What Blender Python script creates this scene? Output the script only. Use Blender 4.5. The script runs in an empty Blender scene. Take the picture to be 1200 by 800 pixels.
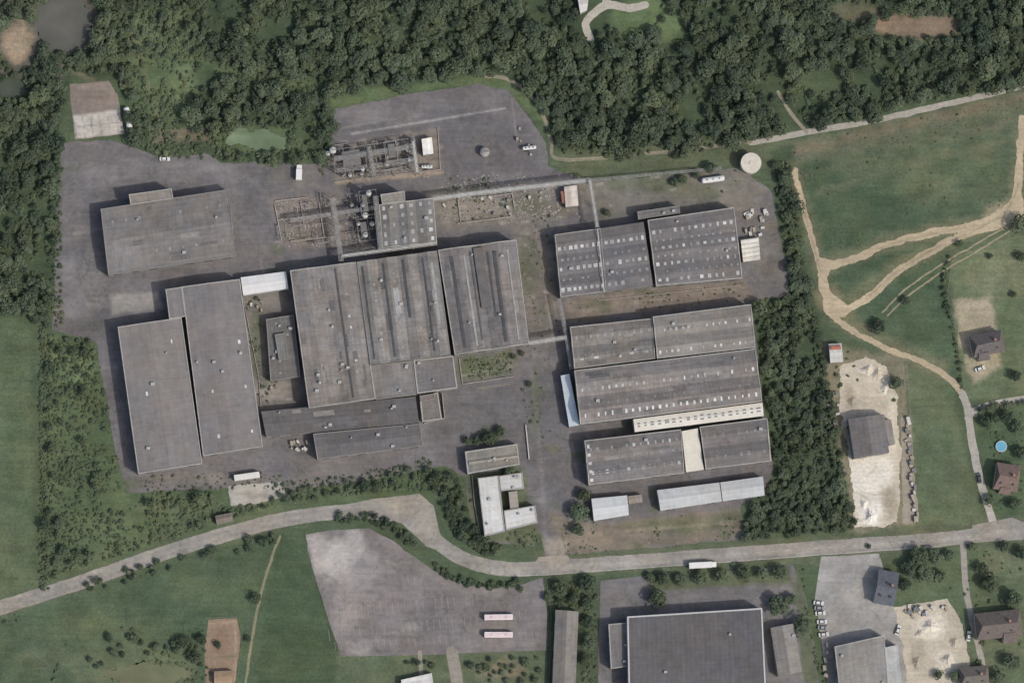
import bpy, math, random
import numpy as np
from mathutils import Vector
random.seed(7); rng=np.random.default_rng(7)
S=0.35; H=2000.0; CX,CY=-90.0,-190.0
scene=bpy.context.scene
def lin1(c):
    c/=255.0
    return c/12.92 if c<=0.04045 else ((c+0.055)/1.055)**2.4
K=1.07
def C(r,g,b):
    m=(r+g+b)/3; s=.93
    r,g,b=[m+(c-m)*s+2 for c in (r,g,b)]  # slight greying and lift: haze put into the surface colours
    return (lin1(r)/K*1.01,lin1(g)/K,lin1(b)/K*.965)
def W(x,y): return ((x-600)*S,(400-y)*S)
def WH(x,y,h):
    X,Y=W(x,y); f=h/H
    return (X-(X-CX)*f, Y-(Y-CY)*f)
COL=scene.collection
# ------------------------------------------------------------ materials
MC={}
def nodes(name):
    m=bpy.data.materials.new(name); m.use_nodes=True
    nt=m.node_tree; b=nt.nodes['Principled BSDF']
    b.inputs['Specular IOR Level'].default_value=0.15
    b.inputs['Roughness'].default_value=0.85
    return m,nt,b
def N(nt,t,**k):
    n=nt.nodes.new(t)
    for a,v in k.items(): setattr(n,a,v)
    return n
def noise(nt,vec,scale,detail=3,rough=0.6):
    n=N(nt,'ShaderNodeTexNoise'); n.inputs['Scale'].default_value=scale
    n.inputs['Detail'].default_value=detail; n.inputs['Roughness'].default_value=rough
    nt.links.new(vec,n.inputs['Vector']); return n.outputs['Fac']
def rmap(nt,src,a,b,c,d):
    n=N(nt,'ShaderNodeMapRange'); nt.links.new(src,n.inputs['Value'])
    for i,v in enumerate((a,b,c,d)): n.inputs[i+1].default_value=v
    return n.outputs['Result']
def mth(nt,op,a,b):
    n=N(nt,'ShaderNodeMath',operation=op)
    for i,v in enumerate((a,b)):
        if isinstance(v,(int,float)): n.inputs[i].default_value=v
        else: nt.links.new(v,n.inputs[i])
    return n.outputs[0]
def mulcol(nt,col,fac):
    n=N(nt,'ShaderNodeVectorMath',operation='SCALE')
    if isinstance(col,tuple): n.inputs[0].default_value=col[:3]
    else: nt.links.new(col,n.inputs[0])
    nt.links.new(fac,n.inputs['Scale']); return n.outputs[0]
def tintmul(nt,col,fac,rgb):
    mx=N(nt,'ShaderNodeMix',data_type='RGBA'); nt.links.new(fac,mx.inputs[0])
    mx.inputs[6].default_value=(1,1,1,1); mx.inputs[7].default_value=(*rgb,1)
    n=N(nt,'ShaderNodeVectorMath',operation='MULTIPLY')
    nt.links.new(col,n.inputs[0]); nt.links.new(mx.outputs[2],n.inputs[1]); return n.outputs[0]
def mapping(nt,vec,sc,rot=0):
    mp=N(nt,'ShaderNodeMapping'); nt.links.new(vec,mp.inputs['Vector'])
    mp.inputs['Scale'].default_value=sc; mp.inputs['Rotation'].default_value=(0,0,math.radians(rot)); return mp.outputs[0]
def sheetmat(kind):
    if kind in MC: return MC[kind]
    m,nt,b=nodes(kind+'_surface')
    at=N(nt,'ShaderNodeAttribute',attribute_name='col')
    g=N(nt,'ShaderNodeNewGeometry').outputs['Position']
    if kind=='grass': p=[(0.9,4,.78,1.22),(0.12,5,.82,1.18),(3.0,2,.87,1.13)]
    elif kind=='asphalt': p=[(0.6,4,.87,1.13),(0.07,5,.80,1.20),(0.2,5,.86,1.12),(2.5,2,.91,1.09)]
    elif kind=='water': p=[(0.1,3,.85,1.15)]
    else: p=[(0.8,4,.86,1.14),(0.1,4,.86,1.14),(3,2,.88,1.12)]
    f=None
    for sc,d,a,c in p:
        r=rmap(nt,noise(nt,g,sc,d),0.28,0.72,a,c)
        f=r if f is None else mth(nt,'MULTIPLY',f,r)
    if kind=='grass':
        f=mth(nt,'MULTIPLY',f,rmap(nt,noise(nt,mapping(nt,g,(.05,.5,1),15),1,4),.3,.7,.88,1.12))
    if kind in('asphalt','dirt'):
        f=mth(nt,'MULTIPLY',f,rmap(nt,noise(nt,mapping(nt,g,(.06,.7,1),80),1,4),.3,.7,.93,1.07))
        f=mth(nt,'MULTIPLY',f,rmap(nt,noise(nt,mapping(nt,g,(.06,.6,1),-8),1,4),.3,.7,.93,1.07))
    col=mulcol(nt,at.outputs['Color'],f)
    if kind=='grass':
        col=tintmul(nt,col,rmap(nt,noise(nt,g,.05,6,.7),.46,.66,0,1),(1.22,1.09,1.02))
        col=tintmul(nt,col,rmap(nt,noise(nt,g,.35,4,.7),.52,.68,0,1),(1.12,1.05,.98))
        col=tintmul(nt,col,rmap(nt,noise(nt,g,.11,5,.75),.52,.64,0,1),(.80,.87,.81))
    if kind=='asphalt':
        col=tintmul(nt,col,rmap(nt,noise(nt,g,.05,5,.7),.42,.62,0,1),(1.05,1.0,.94))
        col=tintmul(nt,col,rmap(nt,noise(nt,g,.09,6,.75),.52,.66,0,1),(.85,.86,.84))
        wv=N(nt,'ShaderNodeVectorMath',operation='ADD'); nt.links.new(g,wv.inputs[0])
        nn=N(nt,'ShaderNodeTexNoise');nn.inputs['Scale'].default_value=.25;nn.inputs['Detail'].default_value=3;nt.links.new(g,nn.inputs['Vector'])
        sc2=N(nt,'ShaderNodeVectorMath',operation='SCALE');sc2.inputs['Scale'].default_value=7;nt.links.new(nn.outputs['Color'],sc2.inputs[0]);nt.links.new(sc2.outputs[0],wv.inputs[1])
        vo=N(nt,'ShaderNodeTexVoronoi',feature='DISTANCE_TO_EDGE');vo.inputs['Scale'].default_value=.09;nt.links.new(wv.outputs[0],vo.inputs['Vector'])
        cr=rmap(nt,vo.outputs['Distance'],0,.024,1,0)
        cr=mth(nt,'MULTIPLY',cr,rmap(nt,noise(nt,g,.06,3),.40,.56,0,1))
        col=tintmul(nt,col,cr,(.70,.77,.64))
        col=tintmul(nt,col,rmap(nt,noise(nt,mapping(nt,g,(1,1,1),33),.5,5,.8),.62,.70,0,1),(.80,.86,.72))
    nt.links.new(col,b.inputs['Base Color'])
    if kind=='water': b.inputs['Roughness'].default_value=0.3
    MC[kind]=m; return m
def plain(name,col,rough=0.7,var=0.12,scale=0.6,metal=0.0):
    key=(name,col)
    if key in MC: return MC[key]
    m,nt,b=nodes(name)
    g=N(nt,'ShaderNodeNewGeometry').outputs['Position']
    f=rmap(nt,noise(nt,g,scale,4),0.3,0.7,1-var,1+var)
    nt.links.new(mulcol(nt,tuple(col),f),b.inputs['Base Color'])
    b.inputs['Roughness'].default_value=rough; b.inputs['Metallic'].default_value=metal
    MC[key]=m; return m
def roofmat(col,axis='u',var=1.0,rib=0.05):
    key=('roof',col,axis,var,rib)
    if key in MC: return MC[key]
    m,nt,b=nodes('weathered_roof_sheet')
    g=N(nt,'ShaderNodeNewGeometry').outputs['Position']
    uv=N(nt,'ShaderNodeUVMap').outputs['UV']
    f=rmap(nt,noise(nt,mapping(nt,uv,(0.08,1.1,1) if axis=='u' else (1.1,0.08,1)),1.0,4,.65),0.3,0.7,1-.11*var,1+.11*var)
    f=mth(nt,'MULTIPLY',f,rmap(nt,noise(nt,mapping(nt,uv,(.5,.04,1) if axis=='u' else (.04,.5,1)),1.0,3,.6),0.3,0.7,1-.09*var,1+.09*var))
    for sc,d,a in ((0.045,4,.16),(0.35,5,.13),(1.8,3,.09)):
        f=mth(nt,'MULTIPLY',f,rmap(nt,noise(nt,g,sc,d,.65),0.3,0.7,1-a*var,1+a*var))
    br=N(nt,'ShaderNodeTexBrick'); nt.links.new(uv if axis=='v' else mapping(nt,uv,(1,1,1),90),br.inputs['Vector'])
    br.inputs['Scale'].default_value=1;br.inputs['Brick Width'].default_value=5.5;br.inputs['Row Height'].default_value=2.3;br.inputs['Mortar Size'].default_value=.03
    a=.05*var; br.inputs['Color1'].default_value=(1-a,)*3+(1,);br.inputs['Color2'].default_value=(1+a,)*3+(1,);br.inputs['Mortar'].default_value=(1-a,)*3+(1,)
    bw=N(nt,'ShaderNodeRGBToBW');nt.links.new(br.outputs['Color'],bw.inputs[0]); f=mth(nt,'MULTIPLY',f,bw.outputs[0])
    w=N(nt,'ShaderNodeTexWave'); w.bands_direction='X' if axis=='u' else 'Y'
    w.inputs['Scale'].default_value=0.16; w.inputs['Distortion'].default_value=0.6
    nt.links.new(uv,w.inputs['Vector'])
    f=mth(nt,'MULTIPLY',f,rmap(nt,w.outputs['Fac'],0,1,1-rib*.6,1+rib*.6))
    bl=rmap(nt,noise(nt,g,0.16,5,.7),0.54,0.72,0,.26*var)
    f=mth(nt,'MULTIPLY',f,mth(nt,'SUBTRACT',1.0,bl))
    c=mulcol(nt,tuple(col),f)
    c=tintmul(nt,c,rmap(nt,noise(nt,g,.07,5,.7),.38,.62,0,1*min(var,1)),(1.08,1.0,.90))
    nt.links.new(c,b.inputs['Base Color'])
    b.inputs['Roughness'].default_value=0.75
    MC[key]=m; return m
def leafmat(name,dark,light,attr_tree):
    m,nt,b=nodes(name)
    at=N(nt,'ShaderNodeAttribute',attribute_name='tint')
    oi=N(nt,'ShaderNodeObjectInfo')
    g=N(nt,'ShaderNodeNewGeometry').outputs['Position']
    t=at.outputs['Fac']
    if not attr_tree: t=mth(nt,'ADD',t,rmap(nt,oi.outputs['Random'],0,1,-.3,.3))
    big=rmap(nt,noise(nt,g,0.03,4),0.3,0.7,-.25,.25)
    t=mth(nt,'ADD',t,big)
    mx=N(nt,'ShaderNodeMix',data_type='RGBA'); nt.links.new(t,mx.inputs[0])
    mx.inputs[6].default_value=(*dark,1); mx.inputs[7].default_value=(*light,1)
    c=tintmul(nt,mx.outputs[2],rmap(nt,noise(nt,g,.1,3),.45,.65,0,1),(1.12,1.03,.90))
    nt.links.new(c,b.inputs['Base Color'])
    b.inputs['Roughness'].default_value=0.7
    return m
# ------------------------------------------------------------ mesh helpers
def newmesh(name,v,f,mats=(),mi=None,tint=None,col=None,uv=None):
    v=np.asarray(v,dtype=np.float32); me=bpy.data.meshes.new(name)
    if isinstance(f,np.ndarray):
        n=len(f); me.vertices.add(len(v)); me.vertices.foreach_set('co',v.ravel())
        me.loops.add(n*4); me.loops.foreach_set('vertex_index',f.astype(np.int32).ravel())
        me.polygons.add(n); me.polygons.foreach_set('loop_start',np.arange(n,dtype=np.int32)*4)
        me.update(calc_edges=True)
    else:
        me.from_pydata([tuple(map(float,a)) for a in v],[],f)
    for m in mats: me.materials.append(m)
    if mi is not None: me.polygons.foreach_set('material_index',np.asarray(mi,dtype=np.int32))
    if tint is not None:
        a=me.attributes.new('tint','FLOAT','POINT'); a.data.foreach_set('value',np.asarray(tint,dtype=np.float32))
    if col is not None:
        a=me.attributes.new('col','FLOAT_COLOR','POINT')
        c=np.ones((len(v),4),dtype=np.float32); c[:,:3]=col; a.data.foreach_set('color',c.ravel())
    if uv is not None:
        l=me.uv_layers.new(name='UVMap'); idx=np.zeros(len(me.loops),dtype=np.int32)
        me.loops.foreach_get('vertex_index',idx)
        l.data.foreach_set('uv',np.asarray(uv,dtype=np.float32)[idx].ravel())
    me.update(); return me
def obj(name,me,parent=None,loc=(0,0,0),rz=0,label=None,category=None,group=None,kind=None):
    o=bpy.data.objects.new(name,me); COL.objects.link(o); o.location=loc; o.rotation_euler=(0,0,rz)
    if parent: o.parent=parent
    if label: o['label']=label
    if category: o['category']=category
    if group: o['group']=group
    if kind: o['kind']=kind
    return o
def box(cx,cy,cz,sx,sy,sz,ins=0.0,ch=0.0,insx=None):
    ix=ins if insx is None else insx
    def ring(hx,hy,z):
        c=ch
        if c<=0: return [(cx-hx,cy-hy,z),(cx+hx,cy-hy,z),(cx+hx,cy+hy,z),(cx-hx,cy+hy,z)]
        return [(cx-hx+c,cy-hy,z),(cx+hx-c,cy-hy,z),(cx+hx,cy-hy+c,z),(cx+hx,cy+hy-c,z),(cx+hx-c,cy+hy,z),(cx-hx+c,cy+hy,z),(cx-hx,cy+hy-c,z),(cx-hx,cy-hy+c,z)]
    r=[ring(sx/2,sy/2,cz-sz/2),ring(sx/2-ix,sy/2-ins,cz+sz/2)]
    n=len(r[0]); v=r[0]+r[1]
    f=[list(range(n))[::-1],list(range(n,2*n))]+[[i,(i+1)%n,n+(i+1)%n,n+i] for i in range(n)]
    return v,f
def cyl(p0,p1,r0,r1=None,n=12,cap=True):
    r1=r0 if r1 is None else r1
    p0=Vector(p0);p1=Vector(p1);d=(p1-p0).normalized()
    a=d.orthogonal().normalized(); b=d.cross(a); v=[]
    for p,r in ((p0,r0),(p1,r1)):
        for i in range(n):
            t=2*math.pi*i/n; q=p+a*(r*math.cos(t))+b*(r*math.sin(t)); v.append(tuple(q))
    f=[[i,(i+1)%n,n+(i+1)%n,n+i] for i in range(n)]
    if cap: f+= [list(range(n))[::-1],list(range(n,2*n))]
    return v,f
def tank(p0,p1,r,n=14):
    p0=Vector(p0);p1=Vector(p1);d=(p1-p0).normalized();a=d.orthogonal().normalized();b=d.cross(a)
    v=[];f=[]
    prof=[(p0-d*r*.45,.05),(p0-d*r*.35,.6),(p0,1),(p1,1),(p1+d*r*.35,.6),(p1+d*r*.45,.05)]
    for p,k in prof:
        for i in range(n):
            t=2*math.pi*i/n; v.append(tuple(p+a*(r*k*math.cos(t))+b*(r*k*math.sin(t))))
    for j in range(len(prof)-1):
        for i in range(n): f.append([j*n+i,j*n+(i+1)%n,(j+1)*n+(i+1)%n,(j+1)*n+i])
    f+=[list(range(n))[::-1],[(len(prof)-1)*n+i for i in range(n)]]
    return v,f
def comb(*parts):
    V=[];F=[]
    for v,f in parts:
        o=len(V); V+=list(v); F+=[[i+o for i in q] for q in f]
    return V,F
def part(name,vf,mat,parent,label=None,loc=(0,0,0),rz=0):
    return obj(name,newmesh(name,vf[0],vf[1],[mat]),parent,loc,rz,label)
def copytree(src,loc,rz,**props):
    def cp(o,par):
        c=o.copy(); c.parent=par; COL.objects.link(c)
        for ch in o.children: cp(ch,c)
        return c
    c=cp(src,None); c.location=loc; c.rotation_euler=(0,0,rz)
    for k,v in props.items(): c[k]=v
    return c
# ------------------------------------------------------------ numpy noise + distance fields (plan coordinates)
def vnoise(x,y,sc,seed):
    x=x/sc+1000;y=y/sc+1000; ix=np.floor(x).astype(np.int64);iy=np.floor(y).astype(np.int64)
    fx=x-ix;fy=y-iy;fx=fx*fx*(3-2*fx);fy=fy*fy*(3-2*fy)
    def h(a,b):
        n=(a*374761393+b*668265263+seed*1442695041)&0xffffffff
        n=((n^(n>>13))*1274126177)&0xffffffff
        return ((n^(n>>16))&0xffff)/65535.0
    return (h(ix,iy)*(1-fx)+h(ix+1,iy)*fx)*(1-fy)+(h(ix,iy+1)*(1-fx)+h(ix+1,iy+1)*fx)*fy
def fbm(x,y,sc,seed,o=4):
    s=0;a=.5;t=0
    for i in range(o):
        s=s+a*vnoise(x,y,sc/(2**i),seed+i*17); t+=a; a*=.5
    return s/t*2-1
def smooth(p,n=6):
    p=[np.array(q,float) for q in p]; out=[]
    for i in range(len(p)-1):
        a=p[max(i-1,0)];b=p[i];c=p[i+1];d=p[min(i+2,len(p)-1)]
        for k in range(n):
            t=k/n; out.append(.5*((2*b)+(c-a)*t+(2*a-5*b+4*c-d)*t*t+(3*b-a-3*c+d)*t**3))
    out.append(p[-1]); return [tuple(q) for q in out]
def poly(*p): return ('poly',[tuple(q) for q in p],0)
def line(w,*p,sm=True): return ('line',smooth(p) if sm and len(p)>2 else list(p),w)
def ell(cx,cy,rx,ry,n=20): return ('poly',[(cx+rx*math.cos(2*math.pi*i/n),cy+ry*math.sin(2*math.pi*i/n)) for i in range(n)],0)
def sdf(X,Y,sh):
    kind,pts,w=sh; best=np.full(X.shape,1e9);nx=np.zeros(X.shape);ny=np.zeros(X.shape)
    n=len(pts); segs=[(pts[i],pts[(i+1)%n]) for i in range(n if kind=='poly' else n-1)]
    ins=np.zeros(X.shape,bool)
    for (ax,ay),(bx,by) in segs:
        dx=bx-ax;dy=by-ay;L=dx*dx+dy*dy+1e-9
        t=np.clip(((X-ax)*dx+(Y-ay)*dy)/L,0,1);qx=ax+t*dx;qy=ay+t*dy
        d=(X-qx)**2+(Y-qy)**2; m=d<best; best=np.where(m,d,best);nx=np.where(m,qx,nx);ny=np.where(m,qy,ny)
        if kind=='poly' and ay!=by:
            c=((ay>Y)!=(by>Y))&(X<(bx-ax)*(Y-ay)/(by-ay)+ax); ins^=c
    d=np.sqrt(best)
    if kind=='poly': return np.where(ins,-d,d),nx,ny
    k=(w/2)/np.maximum(d,1e-6)
    return d-w/2, nx+(X-nx)*k, ny+(Y-ny)*k
def bbox(sh,m):
    p=np.array(sh[1]);m=m+sh[2]/2
    return p[:,0].min()-m,p[:,0].max()+m,p[:,1].min()-m,p[:,1].max()+m
def paint(X,Y,col,ops):
    for k,(sh,rgb,soft,alpha,amp) in enumerate(ops):
        x0,x1,y0,y1=bbox(sh,soft+amp+4)
        m=(X>x0)&(X<x1)&(Y>y0)&(Y<y1)
        if not m.any(): continue
        xx=X[m];yy=Y[m]; d,_,_=sdf(xx,yy,sh)
        d=d+fbm(xx,yy,16,k+3)*amp*1.6+fbm(xx,yy,5,k+90,2)*min(amp,2.5)*.6
        a=np.clip((soft-d)/(2*soft),0,1); a=a*a*(3-2*a)*alpha
        a=a[:,None]; c=np.array(C(*rgb)); col[m]=col[m]*(1-a)+c*a
    return col
def sheet(name,label,shapes,z,step,rgb,ops=(),warp=1.0,kind='asphalt'):
    bb=[bbox(s,4+warp) for s in shapes]
    x0=min(b[0] for b in bb);x1=max(b[1] for b in bb);y0=min(b[2] for b in bb);y1=max(b[3] for b in bb)
    x0=max(x0,-120);x1=min(x1,1320);y0=max(y0,-120);y1=min(y1,920)
    xs=np.arange(x0,x1+step,step);ys=np.arange(y0,y1+step,step)
    X,Y=np.meshgrid(xs,ys); sh0=X.shape; X=X.ravel();Y=Y.ravel()
    wx=X+fbm(X,Y,14,5)*warp+fbm(X,Y,3.5,8,2)*warp*.3; wy=Y+fbm(X,Y,14,6)*warp+fbm(X,Y,3.5,9,2)*warp*.3
    D=np.full(X.shape,1e9);NX=X.copy();NY=Y.copy()
    for s in shapes:
        a=bbox(s,6+warp*2); m=(X>a[0])&(X<a[1])&(Y>a[2])&(Y<a[3])
        d,nx,ny=sdf(wx[m],wy[m],s); q=d<D[m]; idx=np.where(m)[0][q]
        D[idx]=d[q];NX[idx]=X[idx]+nx[q]-wx[idx];NY[idx]=Y[idx]+ny[q]-wy[idx]
    ins=(D<0).reshape(sh0)
    cell=ins[:-1,:-1]|ins[1:,:-1]|ins[:-1,1:]|ins[1:,1:]
    X=np.where(D>0,NX,X);Y=np.where(D>0,NY,Y)
    J,I=np.where(cell); w=sh0[1]; a=J*w+I
    F=np.stack([a,a+w,a+w+1,a+1],1)
    u,inv=np.unique(F,return_inverse=True); F=inv.reshape(F.shape); X=X[u];Y=Y[u]
    col=np.tile(np.array(C(*rgb)),(len(X),1)); col=paint(X,Y,col,ops)
    col=col*(1+0.06*fbm(X,Y,60,33)[:,None])
    V=np.stack([(X-600)*S,(400-Y)*S,np.full(len(X),z)],1)
    return obj(name,newmesh(name,V,F,[sheetmat(kind)],col=col),label=label,category='ground' if kind=='grass' else 'road',kind='structure')
# ------------------------------------------------------------ GROUND
G=(74,88,66)
xs=np.concatenate([[-9000,-4000,-1500,-500,-150],np.arange(-40,1241,2),[1350,1700,2700,5200,10200]])
ys=np.concatenate([[-9400,-4000,-1500,-500,-150],np.arange(-40,841,2),[950,1300,2300,4800,9800]])
X,Y=np.meshgrid(xs.astype(float),ys.astype(float)); shp=X.shape; X=X.ravel();Y=Y.ravel()
base=np.tile(np.array(C(*G)),(len(X),1))
forest=poly((-60,-60),(1260,-60),(1260,92),(1200,97),(1090,120),(1000,140),(945,150),(880,166),(800,182),(720,187),(655,180),(640,140),(600,100),(570,90),(480,104),(392,120),(388,195),(260,188),(190,185),(150,165),(140,95),(85,90),(70,150),(70,250),(60,385),(45,375),(-60,345))
gops=[
 (forest,(62,76,56),5,.95,3),
 (poly((-60,345),(45,372),(48,400),(46,690),(-60,720)),(82,95,71),4,.9,1),
 (line(14,(-20,400),(0,560),(10,700)),(92,102,79),10,.5,3),
 (line(10,(0,360),(40,380),(45,690),sm=False),(66,78,57),5,.6,2),
 (poly((50,385),(110,392),(150,575),(340,585),(440,565),(520,545),(530,590),(440,583),(320,600),(200,640),(45,690)),(78,93,66),6,.9,3),
 (ell(85,430,26,22),(96,112,79),8,.8,5),(ell(80,520,22,20),(92,106,76),8,.7,5),(ell(120,610,40,14),(92,106,76),8,.7,5),(ell(210,595,50,10),(94,104,78),7,.7,4),(ell(60,600,12,40),(88,104,74),6,.6,4),
 (poly((-40,-40),(118,-40),(105,60),(70,95),(-40,85)),(92,91,83),6,.9,4),
 (ell(22,50,17,24),(148,132,112),6,.9,4),(line(10,(10,10),(28,30),(20,70)),(148,135,113),4,.6,3),
 (line(7,(45,60),(80,80),(120,100)),(120,112,97),4,.5,2),
 (ell(190,70,48,85),(84,100,70),14,.85,9),(line(5,(150,20),(165,70),(182,130),(180,165)),(118,113,92),4,.6,2),(ell(215,100,16,24),(98,112,80),8,.7,6),(ell(175,40,14,20),(94,108,78),8,.6,6),
 (line(9,(200,20),(240,70),(290,90),(380,100)),(90,104,74),6,.7,3),(ell(305,165,58,24),(84,99,70),8,.8,5),
 (poly((175,150),(240,148),(245,165),(178,168)),(112,103,88),5,.7,3),
 (ell(760,25,45,30),(92,110,77),8,.9,4),
 (ell(735,12,12,6),(90,106,74),3,.9,2),
 (ell(1075,30,55,16),(130,112,96),7,.85,6),(ell(1000,15,40,12),(102,98,81),8,.6,6),
 (ell(965,95,40,20),(80,94,68),10,.6,6),
 (poly((385,112),(480,98),(570,88),(605,98),(640,140),(640,150),(600,112),(565,98),(480,110),(390,128)),(86,101,71),4,.95,2),
 (poly((650,178),(880,160),(925,160),(920,200),(870,195),(690,212),(645,195)),(88,96,74),4,.9,2),
 (poly((925,160),(1200,100),(1260,90),(1260,300),(1190,270),(1110,300),(1120,450),(1060,430),(985,390),(950,345)),(71,88,67),4,.95,2),
 (poly((925,166),(1260,92),(1260,132),(930,196)),(97,99,80),5,.85,4),
 (line(7,(930,178),(1060,147),(1200,114)),(114,105,87),4,.7,4),(line(6,(930,196),(1060,164),(1200,132)),(78,91,68),4,.6,3),(line(6,(930,210),(1060,176),(1190,146)),(99,101,81),4,.6,4),
 (ell(1090,205,110,34),(84,96,73),14,.6,16),(ell(1120,225,50,14),(94,101,79),14,.5,12),(ell(1150,175,40,12),(94,101,79),12,.5,10),(ell(1040,195,50,10),(92,99,77),10,.5,9),
 (ell(1010,240,50,22),(65,82,62),14,.7,10),(ell(960,215,14,20),(66,83,61),8,.6,6),(line(5,(960,225),(1080,190),(1180,165)),(104,106,84),5,.4,5),(line(4,(960,255),(1090,225),(1180,210)),(63,79,59),4,.6,4),
 (ell(1040,300,40,20),(63,80,59),8,.8,3),(ell(1100,360,45,45),(67,84,63),10,.7,5),
 (poly((1065,432),(1110,440),(1150,600),(1150,612),(1070,615),(1060,520)),(86,98,75),4,.95,2),
 (poly((1115,300),(1190,270),(1260,290),(1260,455),(1180,470),(1128,465),(1112,330)),(92,104,79),5,.95,2),
 (ell(1170,320,35,30),(108,115,91),12,.6,8),(ell(1180,380,16,30),(84,96,71),8,.6,4),
 (poly((1118,352),(1160,348),(1166,384),(1175,430),(1140,450),(1128,420)),(164,151,131),4,.75,3),
 (poly((1150,485),(1260,470),(1260,605),(1175,608),(1158,560)),(75,92,69),4,.95,2),
 (poly((-60,720),(0,722),(200,655),(330,625),(312,690),(298,860),(-60,860)),(72,88,67),4,.95,1),
 (ell(120,740,80,18),(88,100,75),14,.7,10),(ell(250,690,60,18),(84,98,73),12,.6,8),(ell(60,770,40,14),(92,101,79),12,.6,8),(ell(150,780,80,22),(94,104,80),10,.7,6),
 (poly((330,625),(360,640),(378,700),(400,768),(395,860),(296,860),(312,690)),(67,83,61),3,.95,1),
 (poly((395,765),(640,760),(645,860),(395,860)),(86,97,75),4,.95,2),
 (ell(590,785,30,12),(112,108,92),8,.7,5),
 (poly((640,680),(705,675),(700,860),(640,860)),(73,83,65),4,.9,2),
 (poly((1040,648),(1260,635),(1260,860),(1140,860),(1130,720),(1050,710)),(84,97,73),5,.95,2),
 (ell(1180,660,30,18),(106,112,90),10,.6,5),(ell(1175,765,40,22),(100,107,85),10,.6,5),
 (poly((905,180),(928,170),(945,300),(965,400),(990,520),(1005,618),(870,622),(905,570),(888,440),(880,350),(925,345)),(66,80,59),5,.95,3),
 (poly((500,548),(548,545),(560,620),(640,640),(650,660),(560,655),(512,610)),(74,88,66),4,.95,2),
 (line(24,(0,690),(100,660),(220,618),(330,592),(430,572)),(86,97,73),6,.6,3),
 (line(16,(930,200),(950,270),(965,330)),(108,103,83),7,.6,3),
 (line(20,(965,345),(985,372),(1040,402),(1100,432)),(118,113,89),8,.55,3),
 (line(18,(1195,160),(1193,230),(1165,258),(1060,280),(965,312)),(120,115,91),8,.55,3),
 (ell(1178,252,26,16),(146,135,112),7,.7,5),(ell(972,345,14,16),(128,121,97),6,.6,4),
 (line(18,(985,362),(1060,310),(1150,268)),(116,113,87),8,.55,3),
 (line(14,(0,714),(100,682),(200,647),(320,612)),(104,106,86),9,.5,2),
 (line(30,(640,660),(850,650),(1000,640),(1200,620)),(100,102,83),8,.5,2),
 (poly((960,398),(1062,420),(1070,615),(998,622)),(124,118,100),5,.8,5),
]
base=paint(X,Y,base,gops)
base*= (1+0.16*fbm(X,Y,40,71)+0.13*fbm(X,Y,12,72))[:,None]
V=np.stack([(X-600)*S,(400-Y)*S,np.zeros(len(X))],1)
w=shp[1];J,I=np.meshgrid(np.arange(shp[0]-1),np.arange(shp[1]-1),indexing='ij');a=(J*w+I).ravel()
obj('ground',newmesh('ground',V,np.stack([a,a+w,a+w+1,a+1],1),[sheetmat('grass')],col=base),label='grass, scrub and woodland floor around the factory',category='ground',kind='structure')
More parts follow.
